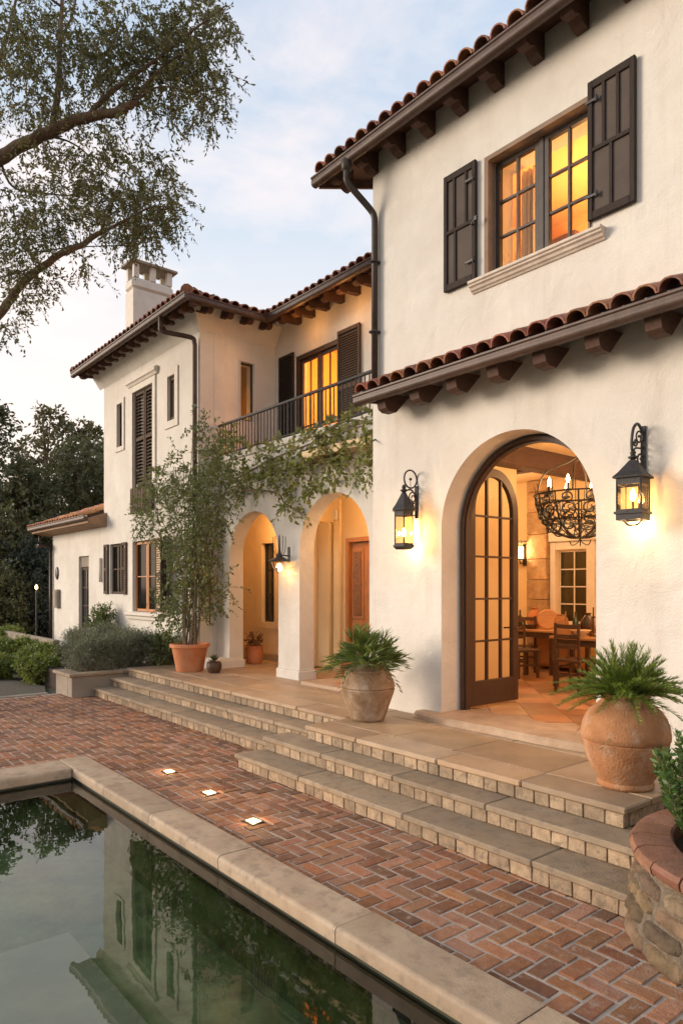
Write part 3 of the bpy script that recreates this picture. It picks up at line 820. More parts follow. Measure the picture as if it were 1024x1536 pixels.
# --- upper main window with stone surround, sill and shutters
mb = MB(); f = fy(WY)
wall(mb, f, rect(-4.93, -3.655, 5.40, 6.74), [rect(-4.875, -3.675, 5.425, 6.69)], .12)
mb.v = [(p[0], p[1] - .022, p[2]) for p in mb.v]
part('window_surround', mb, mat('wood_lintel', (.20, .13, .085), (.29, .20, .14), scale=5, rough=.8, bump=.3))
mid = -4.275
w1 = window(f, -4.87, mid - .03, 5.43, 6.69, .10, .16, .055, 2, 3, .024, BRONZE)
w2 = window(f, mid + .03, -3.68, 5.43, 6.69, .10, .16, .055, 2, 3, .024, BRONZE)
mb = MB(); fbox(mb, f, mid - .029, mid + .029, 5.43, 6.69, .09, .165, .004); part('mullion', mb, BRONZE)
mb = MB(); prof = [(.12, 5.42), (-.10, 5.42), (-.105, 5.39), (-.085, 5.38), (-.085, 5.362), (-.06, 5.35), (-.05, 5.325), (-.03, 5.317), (-.018, 5.30), (-.001, 5.30)]
prof = [(t, z) for t, z in prof if True]; prof[0] = (-.001, 5.42)
mb.extrude(prof, lambda t, z: (-5.10, WY + t, z), lambda t, z: (-3.50, WY + t, z)); part('window_sill', mb, STONE_TRIM)
def shutter(f, u0, u1, z0, z1, t0, t1, fm, pm, panels, hinge=None, rail=.075):
    mb = MB(); st = .05
    fbox(mb, f, u0, u0 + st, z0, z1, t0, t1, .004); fbox(mb, f, u1 - st, u1, z0, z1, t0, t1, .004)
    fbox(mb, f, u0 + st, u1 - st, z0, z0 + rail, t0 + .001, t1, .004); fbox(mb, f, u0 + st, u1 - st, z1 - rail, z1, t0 + .001, t1, .004)
    zm = (z0 + z1) / 2; fbox(mb, f, u0 + st, u1 - st, zm - .02, zm + .02, t0 + .001, t1, .003)
    for (fr, lo) in panels:
        u = u0 + st + (u1 - u0 - 2 * st) * fr; a, b = ((z0 + rail, zm - .02) if lo else (zm + .02, z1 - rail)); fbox(mb, f, u - .014, u + .014, a, b, t0 + .004, t1)
    o = part('shutter', mb, fm)
    mb = MB(); fbox(mb, f, u0 + st, u1 - st, z0 + rail, z1 - rail, (t0 + t1) / 2, t1 - .004); part('shutter_panel', mb, pm, o)
    if hinge is not None:
        for z in (z0 + .22, z1 - .20):
            mb = MB(); fbox(mb, f, hinge - .12, hinge + .02, z - .014, z + .014, t0 - .012, t0 - .001, .003); mb.tube([f(hinge, z - .03, t0 - .012), f(hinge, z + .03, t0 - .012)], .010, 8)
            part('hinge', mb, IRON, o)
    return o
shutter(f, -5.50, -5.03, 5.44, 6.77, -.055, -.012, SHUT, SHUT_P, [(.32, 1), (.28, 0), (.75, 0)], -5.05)
shutter(f, -3.66, -3.19, 5.52, 6.84, -.055, -.012, SHUT, SHUT_P, [(.5, 1), (.30, 0), (.68, 0)], -3.56)
# shutter dogs
mb = MB(); mb.tube([(-5.06, 6.05, 6.05), (-5.06, 5.98, 6.05), (-5.0, 5.97, 6.07)], .009, 6); mb.box(-5.0, -4.96, 5.955, 5.985, 6.05, 6.10, .004); part('shutter_dog', mb, IRON)

# --- balcony french window, shutters, railing
f = fy(8.16)
mb = MB(); fbox(mb, f, -11.46, -11.36, 4.53, 6.66, .02, .16, .004); fbox(mb, f, -10.14, -10.06, 4.53, 6.66, .02, .16, .004); fbox(mb, f, -11.36, -10.14, 6.58, 6.66, .02, .16, .004)
part('door_frame', mb, DOORWOOD)
window(f, -11.355, -10.76, 4.53, 6.575, .07, .12, .06, 2, 3, .022, DOORWOOD, 'balcony_door', pane=OLDGLASS); window(f, -10.74, -10.145, 4.53, 6.575, .07, .12, .06, 2, 3, .022, DOORWOOD, 'balcony_door', pane=OLDGLASS)
def louvres(mb, f, u0, u1, z0, z1, t0, t1, st=.05, pitch=.045, mid=True):
    fbox(mb, f, u0, u0 + st, z0, z1, t0, t1, .003); fbox(mb, f, u1 - st, u1, z0, z1, t0, t1, .003)
    for a in ([z0, z1 - .07] + ([(z0 + z1) / 2 - .035] if mid else [])): fbox(mb, f, u0 + st, u1 - st, a, a + .07, t0 + .001, t1 - .001, .003)
    z = z0 + .09
    while z < z1 - .10:
        mb.box(u0 + st, u1 - st, 0, .006, -.022, .022, tf=lambda u, s, q: f(u, z + q * .75 - s, (t0 + t1) / 2 + q * .6 * (1 if t1 > t0 else -1)))
        z += pitch
mb = MB(); louvres(mb, f, -10.05, -9.42, 4.62, 6.76, -.06, -.02); part('shutter', mb, SHUT_B)
mb = MB(); fbox(mb, f, -9.99, -9.48, 4.65, 6.7, -.03, -.022); part('shutter_panel', mb, SHUT)
mb = MB(); louvres(mb, f, -11.98, -11.47, 4.62, 6.76, -.06, -.02); part('shutter', mb, SHUT)
mb = MB(); fbox(mb, f, -11.93, -11.52, 4.65, 6.7, -.03, -.022); part('shutter_panel', mb, SHUT)
mb = MB()
ry = 6.80
mb.tube([(-12.13, ry, 5.19), (-6.80, ry, 5.19)], .028, 10); mb.tube([(-12.13, ry, 4.615), (-6.80, ry, 4.615)], .018, 8)
x = -12.08
k = 0
while x < -6.83:
    big = k % 9 == 4
    mb.tube([(x, ry, 4.56 if big else 4.61), (x, ry, 5.19)], .020 if big else .0115, 6); x += .105; k += 1
part('railing', mb, IRON)

# --- slit window in the wing side, glazed dark with warm reflection from inside
window(fx(-12.16), 7.30, 7.62, 5.40, 6.58, .05, .10, .03, 1, 1, .02, BRONZE)
mb = MB(); 
for a in ((7.27, 7.299, 5.37, 6.61), (7.621, 7.65, 5.37, 6.61)): fbox(mb, fx(-12.16), a[0], a[1], a[2], a[3], -.02, -.001)
fbox(mb, fx(-12.16), 7.30, 7.62, 6.581, 6.61, -.02, -.001); part('window_surround', mb, TRIM)

# --- wing front openings
f = fy(6.4)
def surround(u0, u1, z0, z1, wd, t=.03, sill=.0, m=TRIM):
    mb = MB(); fbox(mb, f, u0 - wd, u0 - .001, z0 - wd * (0 if sill else 1), z1 + wd, -t, -.001, .004); fbox(mb, f, u1 + .001, u1 + wd, z0 - wd * (0 if sill else 1), z1 + wd, -t, -.001, .004)
    fbox(mb, f, u0, u1, z1 + .001, z1 + wd, -t, -.001, .004)
    if not sill: fbox(mb, f, u0, u1, z0 - wd, z0 - .001, -t, -.001, .004)
    return part('window_surround', mb, m)
surround(-16.30, -15.98, 5.36, 6.38, .11); surround(-13.54, -13.22, 5.48, 6.40, .15)
window(f, -16.30, -15.98, 5.36, 6.38, .05, .10, .03, 1, 1, .02, BRONZE, pane=DARKGLASS)
mb = MB(); louvres(mb, f, -13.53, -13.23, 5.49, 6.39, .03, .07, .04, .04, False); fbox(mb, f, -13.53, -13.23, 5.49, 6.39, .072, .08); part('shutter', mb, SHUT_B)
# tall shuttered window
surround(-15.36, -14.28, 4.28, 6.46, .14, .035, sill=1)
mb = MB(); prof = [(-.001, 6.61), (-.04, 6.61), (-.07, 6.66), (-.10, 6.68), (-.10, 6.74), (-.06, 6.78), (-.001, 6.78)]
mb.extrude(prof, lambda t, z: (-15.60, 6.4 + t, z), lambda t, z: (-14.04, 6.4 + t, z)); part('window_head', mb, TRIM)
for a, b in ((-15.35, -14.83), (-14.81, -14.29)):
    mb = MB(); louvres(mb, f, a, b, 4.30, 6.45, .03, .08, .055, .075); part('shutter', mb, SHUT_B)
mb = MB(); fbox(mb, f, -15.35, -14.29, 4.29, 6.45, .12, .13); part('window_back', mb, IRON)
mb = MB()
for k in range(8): a = -15.42 + k * .149; fbox(mb, f, a, a + .135, 3.70, 4.26, -.06, -.012 - .004 * (k % 2), .006)
part('apron_boards', mb, SHUT_B)
# big ground floor window
DUSTY = mat_glass('dusty_window_glass', (.8, .72, .6), 1.2, .08, .10)
window(f, -15.42, -14.78, 1.47, 3.05, .08, .14, .06, 1, 2, .02, OAK, pane=DUSTY); window(f, -14.77, -14.12, 1.47, 3.05, .08, .14, .06, 1, 2, .02, OAK, pane=DUSTY)
mb = MB(); mb.extrude([(-.001, 1.45), (-.11, 1.45), (-.11, 1.39), (-.07, 1.36), (-.06, 1.30), (-.001, 1.29)], lambda t, z: (-15.65, 6.4 + t, z), lambda t, z: (-13.8, 6.4 + t, z)); part('window_sill', mb, TRIM)
def open_shutter(hx, a, wd, z0, z1, m, pm):
    g = lambda u, z, t=0: (hx + u * math.cos(a) , 6.385 - abs(u) * math.sin(a) + t, z)
    mb = MB(); louvres(mb, g, 0, wd, z0, z1, -.04, -.003, .05, .05); o = part('shutter', mb, m)
    mb = MB(); mb.box(.04, wd - .04, z0 + .05, z1 - .05, -.026, -.018, tf=lambda u, z, t: g(u, z, t)); part('shutter_panel', mb, pm, o)
TANP = mat('tan_panel', (.40, .28, .15), (.50, .37, .21), scale=5, rough=.7)
open_shutter(-14.08, R(10), .44, 1.50, 3.06, SHUT_B, TANP); open_shutter(-13.60, R(30), .44, 1.50, 3.06, SHUT, TANP)
window(f, -16.80, -16.02, 1.86, 3.05, .06, .11, .05, 2, 2, .03, SHUT_B, pane=DUSTY)
for a_, b_ in ((-17.12, -16.86), (-15.98, -15.72)):
    mb = MB(); louvres(mb, f, a_, b_, 1.85, 3.07, -.045, -.004, .04, .05); part('shutter', mb, SHUT_B)
# far door, plaque, meter box, conduit
window(f, -19.05, -18.28, .5, 2.55, .08, .13, .07, 2, 4, .03, SHUT_B, 'door', DARKGLASS)
mb = MB(); fbox(mb, f, -19.05, -18.28, 2.56, 2.84, .06, .12); part('door_header', mb, CONC)
mb = MB(); mb.lathe([(0, 0), (.13, .002), (.15, .02), (.13, .035), (0, .04)], (0, 0, 0), 24); mb.v = [(-20.85 + x * .8, 6.398 - z, 2.42 + y * 1.25) for x, y, z in mb.v]; part('oval_plaque', mb, BRONZE, smooth=True)
mb = MB(); mb.box(-20.95, -20.6, 6.30, 6.398, 1.42, 1.95, .01); mb.box(-20.9, -20.65, 6.285, 6.299, 1.47, 1.90, .005); part('meter_box', mb, CONC)
mb = MB(); mb.tube([(-17.35, 6.36, 2.15), (-17.35, 6.36, 2.75)], .035, 8); part('wall_tube', mb, TRIM, smooth=True)

# --- rooms behind the openings
FLOORT = mat('interior_floor_tile', (.40, .20, .10), (.60, .36, .20), scale=2.2, rough=.35, vary=.32, hue=.012, stain=.4, stain_col=(.22, .10, .05), stain_scale=2)
CEILM = mat('room_ceiling', (.70, .52, .30), (.76, .58, .36), scale=2, rough=.9)
mb = MB()
rx0, rx1, ry0, ry1, rz0, rz1 = -8.95, -.6, 6.50, 11.3, .54, 4.05
mb.box(-6.46, -6.36, ry0, 8.55, rz0, rz1); mb.box(rx0, -6.461, 8.45, 8.55, rz0, rz1)     # return wall beside the loggia
mb.box(rx0 - .1, rx0, 8.551, ry1, rz0, rz1); mb.box(rx1, rx1 + .1, ry0, ry1, rz0, rz1)
wall(mb, fy(ry1), rect(rx0 - .1, rx1 + .1, rz0 - .05, rz1), [rect(-7.50, -6.86, 1.36, 2.70)], .3)
part('room_wall', mb, PLASTER_IN)
mb = MB(); mb.box(rx0, rx1 + .1, ry0, ry1 + .2, rz1 + .001, rz1 + .12); part('room_ceiling', mb, CEILM)
for bb in ((-6.34, -6.08, ry0 + .02, ry1 - .01, 3.76), (-3.2, -2.92, ry0 + .02, ry1 - .01, 3.76), (rx0 + .02, -6.41, 8.9, 9.1, 3.80)):
    mb = MB(); mb.box(*bb, rz1 - .001, .01); part('ceiling_beam', mb, RAFTER)
mb = MB(); mb.box(rx0, rx1, 6.48, ry1, .40, .53)
rf = part('room_floor', mb, THRESH)
mb = MB(); s_ = .42; ca = math.cos(R(45)); rr = random.Random(8)
for i in range(-30, 30):
    for j in range(-30, 30):
        cx = -4.6 + (i - j) * s_ * ca; cy = 8.6 + (i + j) * s_ * ca
        if rx0 + .3 < cx < rx1 - .3 and 6.66 < cy < ry1 - .1:
            h = s_ / 2 - .004; q = [(cx + (u - v) * ca, cy + (u + v) * ca) for u, v in ((-h, -h), (h, -h), (h, h), (-h, h))]; z = .536 + rr.uniform(0, .001)
            mb.add([(x, y, z) for x, y in q] + [(x, y, .529) for x, y in q], [(0, 1, 2, 3)] + [(k, (k + 1) % 4, 4 + (k + 1) % 4, 4 + k) for k in range(4)])
part('floor_tiles', mb, FLOORT, rf)
# stone pier and window trim on the back wall
mb = MB()
z = rz0; kk = 0
while z < 4.0:
    h = rr.uniform(.34, .5); h = min(h, 4.04 - z); mb.box(-8.06, -7.62, ry1 - .16, ry1 - .001, z + .003, z + h - .003, .012, .003); z += h
INSTONE = mat('interior_travertine', (.30, .18, .085), (.52, .35, .19), scale=7, rough=.8, bump=1, bscale=20, vary=.2, stain=.6)
part('stone_pier', mb, INSTONE)
mb = MB(); f = fy(ry1)
fbox(mb, f, -7.61, -5.9, 2.86, 3.2, -.12, -.001, .01)
fbox(mb, f, -7.61, -7.50, .54, 2.85, -.06, -.001, .006); fbox(mb, f, -6.86, -6.70, .54, 2.85, -.06, -.001, .006); fbox(mb, f, -7.5, -6.86, 1.26, 1.355, -.10, -.001, .008); fbox(mb, f, -7.5, -6.86, 2.71, 2.85, -.05, -.001, .006)
part('window_surround', mb, TRIM)
window(f, -7.50, -6.86, 1.36, 2.70, .06, .11, .03, 2, 4, .022, TRIM, pane=mat_glass('olive_window_glass', (.5, .5, .3), 1.5, .05))
mb = MB(); fbox(mb, f, -7.55, -6.8, 1.3, 2.75, .26, .28); part('window_blind', mb, mat('olive_blind', (.14, .13, .06), (.22, .20, .10), scale=3, stretch=(10, 1, 1)))
mb = MB(); fbox(mb, f, -6.62, -6.50, 2.0, 2.22, -.04, -.001, .008); part('wall_switch', mb, IRON)
# upstairs rooms
UP = mat('ochre_room_paint', (.72, .42, .15), (.80, .50, .20), scale=1.2, rough=.9)
mb = MB()
mb.box(-6.2, -6.1, 6.50, 8.6, 4.7, 7.15); mb.box(-2.6, -2.5, 6.50, 8.6, 4.7, 7.15); mb.box(-6.2, -2.5, 8.601, 8.7, 4.7, 7.15); mb.box(-6.2, -2.5, 6.50, 8.7, 7.151, 7.25); mb.box(-6.2, -2.5, 6.50, 8.7, 4.6, 4.699)
part('room_wall', mb, UP); mb = MB()
mb.box(-12.0, -11.9, 8.47, 10.2, 4.5, 7.15); mb.box(-9.3, -9.2, 8.47, 10.2, 4.5, 7.15); mb.box(-12.0, -9.2, 10.201, 10.3, 4.5, 7.15); mb.box(-12.0, -9.2, 8.47, 10.3, 7.151, 7.25); mb.box(-12.0, -9.2, 8.47, 10.3, 4.4, 4.499)
part('room_wall', mb, UP); mb = MB()
mb.box(-13.2, -13.1, 6.9, 8.1, 4.9, 7.1)
part('room_wall', mb, UP)
mb = MB(); mb.box(-16.0, -13.5, 7.7, 7.8, .6, 3.6); mb.box(-16.95, -13.51, 6.71, 7.69, 3.3, 3.4); mb.box(-13.62, -13.52, 6.71, 7.69, .6, 3.29); mb.box(-17, -16.9, 6.71, 7.69, .6, 3.29); mb.box(-16.95, -16.01, 7.7, 7.8, .6, 3.3)
part('room_wall', mb, PLASTER_IN)
mb = MB(); mb.box(-4.9, -4.5, 8.54, 8.599, 5.7, 6.3, .01); mb.box(-5.9, -5.1, 8.1, 8.59, 4.7, 6.7, .01); part('wall_furniture', mb, FURN)
mb = MB(); mb.box(-11.3, -10.9, 10.14, 10.199, 5.6, 6.2, .01); mb.box(-10.4, -9.8, 9.7, 10.19, 4.5, 5.9, .01); part('wall_furniture', mb, FURN)
def curtain(x0, x1, y, z0, z1, m, amp=.03, k=9):
    mb = MB(); n = 60; vs = []
    for i in range(n + 1):
        u = i / n; x = x0 + (x1 - x0) * u
        for z in (z0, z1): vs.append((x, y + amp * math.sin(u * k * 6.28) + amp * .4 * math.sin(u * k * 15 + 1), z))
    mb.add(vs, [(2 * i, 2 * i + 2, 2 * i + 3, 2 * i + 1) for i in range(n)])
    return part('curtain', mb, m, smooth=True)
TANC = mat('tan_curtain', (.22, .15, .085), (.32, .23, .14), scale=2, rough=.9, stretch=(12, 12, .4))
curtain(-15.45, -14.95, 6.66, 1.4, 3.1, TANC); curtain(-14.6, -14.1, 6.66, 1.4, 3.1, TANC); curtain(-16.85, -15.95, 6.62, 1.8, 3.1, TANC, k=7)
curtain(-4.86, -4.66, 6.62, 5.3, 6.75, CREAM, k=3); curtain(-3.86, -3.70, 6.62, 5.3, 6.75, CREAM, k=3)
# --- roofs
def tiled(mb, O, U, V, L, vr, pitch=.21, r=.100, tl=.40, seed=1, ov=.11):
    O, U, V = Vector(O), Vector(U).normalized(), Vector(V).normalized(); Nn = U.cross(V)
    if Nn.z < 0: Nn = -Nn
    rd = random.Random(seed); n = 7; i0 = int(math.floor(L[0] / pitch))
    u = L[0] + pitch / 2
    while u < L[1]:
        v0, v1 = vr(u); v = v0; first = True
        while v < v1 - .05:
            ln = min(tl, v1 - v) + .05; du = rd.gauss(0, .006); lift = rd.uniform(0, .008); rr = r * rd.uniform(.95, 1.04)
            vs = []
            for (a, ra, h) in ((v - (ov if first else 0), rr, .030 + lift), (v + ln, rr * .86, .004)):
                for k in range(n + 1):
                    t = math.pi * k / n; vs.append(O + U * (u + du + ra * math.cos(t)) + V * a + Nn * (h + ra * math.sin(t) * .92))
            fs = [(k, k + 1, n + 2 + k, n + 1 + k) for k in range(n)]
            m = len(vs)                                     # thickness at the open mouth
            for k in range(n + 1):
                t = math.pi * k / n; vs.append(O + U * (u + du + (rr - .016) * math.cos(t)) + V * (v - (ov if first else 0)) + Nn * (.030 + lift + (rr - .016) * math.sin(t) * .92))
            for k in range(n + 1):
                t = math.pi * k / n; vs.append(O + U * (u + du + (rr - .016) * math.cos(t)) + V * (v + .22) + Nn * (.016 + (rr - .02) * math.sin(t) * .9))
            fs += [(k, k + 1, m + k + 1, m + k) for k in range(n)] + [(m + k, m + k + 1, m + n + 2 + k, m + n + 1 + k) for k in range(n)]
            mb.add(vs, fs); v += tl; first = False
        u += pitch
def ridge_caps(mb, a, b, r=.12, tl=.36):
    a, b = Vector(a), Vector(b); n = max(1, int((b - a).length / tl)); d = (b - a) / n
    for i in range(n):
        p = a + d * i; mb.tube([p - d * .12 + Vector((0, 0, .02)), p + d * .9], [r, r * .84], 10)
def deck(mb, pts, th=.05):
    n = len(pts); nn = (Vector(pts[1]) - Vector(pts[0])).cross(Vector(pts[2]) - Vector(pts[0])).normalized()
    if nn.z < 0: nn = -nn
    lo = [Vector(p) - nn * th for p in pts]
    mb.add(list(pts) + lo, [tuple(range(n)), tuple(range(2 * n - 1, n - 1, -1))] + [(i, (i + 1) % n, n + (i + 1) % n, n + i) for i in range(n)])
def gutter(p0, p1, out, r=.07, m=GUTTER, parent=None):
    """moulded gutter: back at p, belly outwards"""
    p0, p1, out = Vector(p0), Vector(p1), Vector(out)
    pr = [(-.0, .075), (-.0, -.05), (.02, -.07), (.05, -.075)]
    for k in range(7):
        a = -math.pi / 2 + math.pi * .62 * k / 6; pr.append((.065 + .06 * math.cos(a), -.015 + .06 * math.sin(a)))
    pr += [(.118, .04), (.135, .055), (.135, .078), (.118, .078), (.105, .045), (.03, .02), (.02, .075)]
    pr = [(a * .86, b * .80) for a, b in pr]
    mb = MB(); Z = Vector((0, 0, 1))
    mb.extrude(pr, lambda a, b: p0 + out * a + Z * b, lambda a, b: p1 + out * a + Z * b)
    return part('gutter', mb, m, parent, auto=50)
tp = math.tan(R(20)); cp, sp = math.cos(R(20)), math.sin(R(20))
# main roof
E0 = 7.59; ey = 5.74
mb = MB(); deck(mb, [(-7.46, ey, E0), (3.3, ey, E0), (3.3, ey + 5.5, E0 + 5.5 * tp), (-7.46, ey + 5.5, E0 + 5.5 * tp)])
mroof = part('roof', mb, RAFTER, label='high clay tile roof over the tall right part')
mb = MB(); tiled(mb, (-7.46, ey, E0), (1, 0, 0), (0, cp, sp), (0, 10.6), lambda u: (0, 5.8)); part('roof_tiles', mb, TILE, mroof, smooth=False)
mb = MB(); mb.extrude([(ey, E0 - .02), (ey, E0 - .16), (ey + 5.5, E0 + 5.5 * tp - .2), (ey + 5.5, E0 + 5.5 * tp)], lambda y, z: (-7.51, y, z), lambda y, z: (-7.465, y, z)); part('rake_board', mb, GUTTER, mroof)
mb = MB(); mb.box(-6.78, 3.0, 6.072, 6.48, 7.321, 7.66); mb.extrude([(6.49, 7.321), (10.5, 7.321), (10.5, 9.25), (6.49, 7.80)], lambda y, z: (-6.78, y, z), lambda y, z: (-6.5, y, z)); part('frieze', mb, STUCCO)
gutter((-7.54, ey - .005, E0 - .095), (3.2, ey - .005, E0 - .095), (0, -1, 0))
ogee = [(6.068, 7.68), (5.75, 7.56), (5.75, 7.46), (5.78, 7.425), (5.83, 7.415), (5.87, 7.44), (5.91, 7.45), (5.96, 7.41), (6.01, 7.39), (6.068, 7.39)]
def tails(first_mb, m, offs):
    o0 = part('rafter_tail', first_mb, m)
    for d in offs:
        c = o0.copy(); col.objects.link(c); c.parent = villa; c.location = d
mb = MB(); mb.extrude(ogee, lambda y, z: (-7.30, y, z), lambda y, z: (-7.17, y, z)); tails(mb, RAFTER, [(.50 * k, 0, 0) for k in range(1, 13)])
# pent roof over the ground floor
PE = 4.40
mb = MB(); deck(mb, [(-6.45, 5.62, PE), (3.0, 5.62, PE), (3.0, 6.066, PE + .20), (-6.45, 6.066, PE + .20)])
pr_ = part('roof', mb, RAFTER, label='narrow pent roof with open barrel tiles over the arched door')
vv = Vector((0, .446, .20)).normalized()
mb = MB(); tiled(mb, (-6.45, 5.60, PE + .002), (1, 0, 0), vv, (0, 6.6), lambda u: (0, .46), pitch=.207, r=.108, tl=.56, seed=4); part('roof_tiles', mb, TILE, pr_, smooth=False)
gutter((-6.53, 5.62, PE - .085), (3.0, 5.62, PE - .085), (0, -1, 0), parent=pr_)
mb = MB(); mb.extrude([(5.60, PE + .03), (5.60, PE - .10), (6.068, PE - .06), (6.068, PE + .22)], lambda y, z: (-6.495, y, z), lambda y, z: (-6.455, y, z)); part('rake_board', mb, GUTTER, pr_)
br = [(5.62, 4.34), (5.67, 4.17), (5.73, 4.14), (5.84, 4.14), (6.066, 4.37)]
mb = MB(); mb.extrude(br, lambda y, z: (-6.24, y, z), lambda y, z: (-6.10, y, z))
o0 = part('bracket', mb, RAFTER)
for k in range(1, 8):
    c = o0.copy(); col.objects.link(c); c.parent = villa; c.location = (.555 * k, 0, 0)
# wing roof with hips and the valley to the balcony roof
WE = 7.36; wx0, wx1, wy0 = -17.70, -11.60, 5.85; hw = (wx1 - wx0) / 2
def zz(h): return WE + h * tp
apex = (wx0 + hw, wy0 + hw, zz(hw)); rb_ = (wx0 + hw, 13, zz(hw))
mb = MB()
deck(mb, [(wx0, wy0, WE), (wx1, wy0, WE), apex]); 
deck(mb, [(wx1, wy0, WE), (wx1, 7.58, WE), (wx0 + hw, 7.58 + hw, zz(hw)), apex])
deck(mb, [(wx0, wy0, WE), apex, rb_, (wx0, 13, WE)])
deck(mb, [(wx1, 7.58, WE), (-6.80, 7.58, WE), (-6.80, 7.58 + hw, zz(hw)), (wx1 - hw, 7.58 + hw, zz(hw))])
wroof = part('roof', mb, RAFTER, label='hipped clay tile roof over the far wing')
mb = MB()
tiled(mb, (wx0, wy0, WE), (1, 0, 0), (0, cp, sp), (0, 2 * hw), lambda u: (0, max(0, min(u, 2 * hw - u)) / cp), seed=6)
tiled(mb, (wx1, wy0, WE), (0, 1, 0), (-cp, 0, sp), (0, 1.73 + hw), lambda u: (max(0, (u - 1.73)) / cp, min(u, hw) / cp), seed=7)
tiled(mb, (wx1, 7.58, WE), (1, 0, 0), (0, cp, sp), (-hw, 4.66), lambda u: (max(0, -u) / cp, hw / cp), seed=8)
tiled(mb, (wx0, wy0, WE), (0, 1, 0), (cp, 0, sp), (0, 6), lambda u: (0, min(u, hw) / cp), seed=9)
ridge_caps(mb, (wx1, wy0, WE + .05), (apex[0], apex[1], apex[2] + .05)); ridge_caps(mb, (wx0, wy0, WE + .05), (apex[0], apex[1], apex[2] + .05))
ridge_caps(mb, (apex[0], apex[1], apex[2] + .05), (rb_[0], rb_[1], rb_[2] + .05))
part('roof_tiles', mb, TILE, wroof, smooth=False)
gutter((wx0, wy0, WE - .06), (wx1 + .1, wy0, WE - .06), (0, -1, 0)); gutter((wx1, wy0 - .05, WE - .06), (wx1, 7.56, WE - .06), (1, 0, 0)); gutter((wx1 + .02, 7.58, WE - .06), (-6.80, 7.58, WE - .06), (0, -1, 0))
mb = MB()
mb.extrude([(6.397, 6.98), (6.397, 7.50), (6.10, 7.40)], lambda y, z: (-17.45, y, z), lambda y, z: (-12.157 + (6.397 - y), y, z))
mb.extrude([(-12.157, 7.02), (-12.157, 7.50), (-11.90, 7.40)], lambda x, z: (x, 6.397 - (x + 12.157) * .297 / .257, z), lambda x, z: (x, 8.15, z))
part('eave_cove', mb, STUCCO)
mb = MB(); mb.box(-12.15, -6.79, 7.95, 8.158, 7.42, 7.70); mb.box(-17.2, -12.17, 6.41, 6.7, 7.301, 7.5); part('frieze', mb, STUCCO)
tl_ = [(0, .10), (-.50, -.08), (-.50, -.17), (-.45, -.21), (-.36, -.20), (-.28, -.15), (0, -.13)]
mb = MB(); mb.extrude(tl_, lambda a, b: (-17.50, 6.39 + a, 7.40 + b), lambda a, b: (-17.37, 6.39 + a, 7.40 + b)); tails(mb, RAFTER, [(.415 * k, 0, 0) for k in range(1, 15)])
mb = MB(); mb.extrude(tl_, lambda a, b: (-12.15 - a, 6.30, 7.40 + b), lambda a, b: (-12.15 - a, 6.42, 7.40 + b)); tails(mb, RAFTER, [(0, .44 * k, 0) for k in range(1, 4)])
mb = MB(); mb.extrude(tl_, lambda a, b: (-11.35, 8.155 + a, 7.40 + b), lambda a, b: (-11.23, 8.155 + a, 7.40 + b)); tails(mb, RAFTER, [(.45 * k, 0, 0) for k in range(1, 10)])
# low extension roof
mb = MB(); XE = 3.76
deck(mb, [(-21.75, 5.93, XE), (-17.22, 5.93, XE), (-17.22, 10, XE + 4.07 * tp), (-21.75, 10, XE + 4.07 * tp)], .06)
xr = part('roof', mb, RAFTER, label='low terracotta roof of the far extension')
mb = MB(); tiled(mb, (-21.75, 5.93, XE), (1, 0, 0), (0, cp, sp), (0, 4.5), lambda u: (0, 4.2), seed=12); part('roof_tiles', mb, mat('pale_terracotta_tile', (.42, .17, .08), (.58, .27, .13), scale=8, vary=.3, hue=.02), xr)  # paler clay colour than on the other roofs
gutter((-21.8, 5.93, XE - .05), (-17.0, 5.93, XE - .05), (0, -1, 0), parent=xr)
mb = MB(); mb.extrude([(5.93, XE - .06), (5.93, XE - .17), (6.397, XE - .24), (6.397, XE + .1)], lambda y, z: (-21.7, y, z), lambda y, z: (-17.0, y, z)); part('eave_board', mb, mat('tan_eave_board', (.26, .15, .09), (.36, .23, .14), scale=5, rough=.8), xr)
mb = MB(); mb.box(-21.62, -21.30, 6.0, 6.38, 3.20, 3.28, .02); mb.tube([(-21.55, 6.1, 3.28), (-21.55, 6.1, 3.52)], .03, 8); mb.tube([(-21.28, 6.33, 3.2), (-21.28, 6.33, .1)], .04, 8); part('downpipe', mb, BRONZE, smooth=True)
# chimney
cx, cy = -16.80, 7.42
mb = MB(); mb.box(cx - .25, cx + .25, cy - .53, cy + .53, 7.5, 9.42, .01); ch = part('chimney', mb, TRIM, wroof)
mb = MB(); mb.box(cx - .27, cx + .27, cy - .55, cy + .55, 9.421, 9.72, .07)
for sx in (-.19, .19):
    for sy in (-.44, .0, .44): mb.box(cx + sx - .055, cx + sx + .055, cy + sy - .07, cy + sy + .07, 9.715, 10.06, .008)
part('chimney_stack', mb, TRIM, ch)
mb = MB(); z = 10.06
mb.add([(cx + a, cy + b, z + c) for a, b, c in ((-.33, -.62, 0), (.33, -.62, 0), (.33, .62, 0), (-.33, .62, 0), (-.33, -.62, .05), (.33, -.62, .05), (.33, .62, .05), (-.33, .62, .05), (0, -.35, .22), (0, .35, .22))],
       [(0, 1, 2, 3), (0, 1, 5, 4), (1, 2, 6, 5), (2, 3, 7, 6), (3, 0, 4, 7), (4, 5, 8), (5, 6, 9, 8), (6, 7, 9), (7, 4, 8, 9)])
part('chimney_cap', mb, CONC, ch)
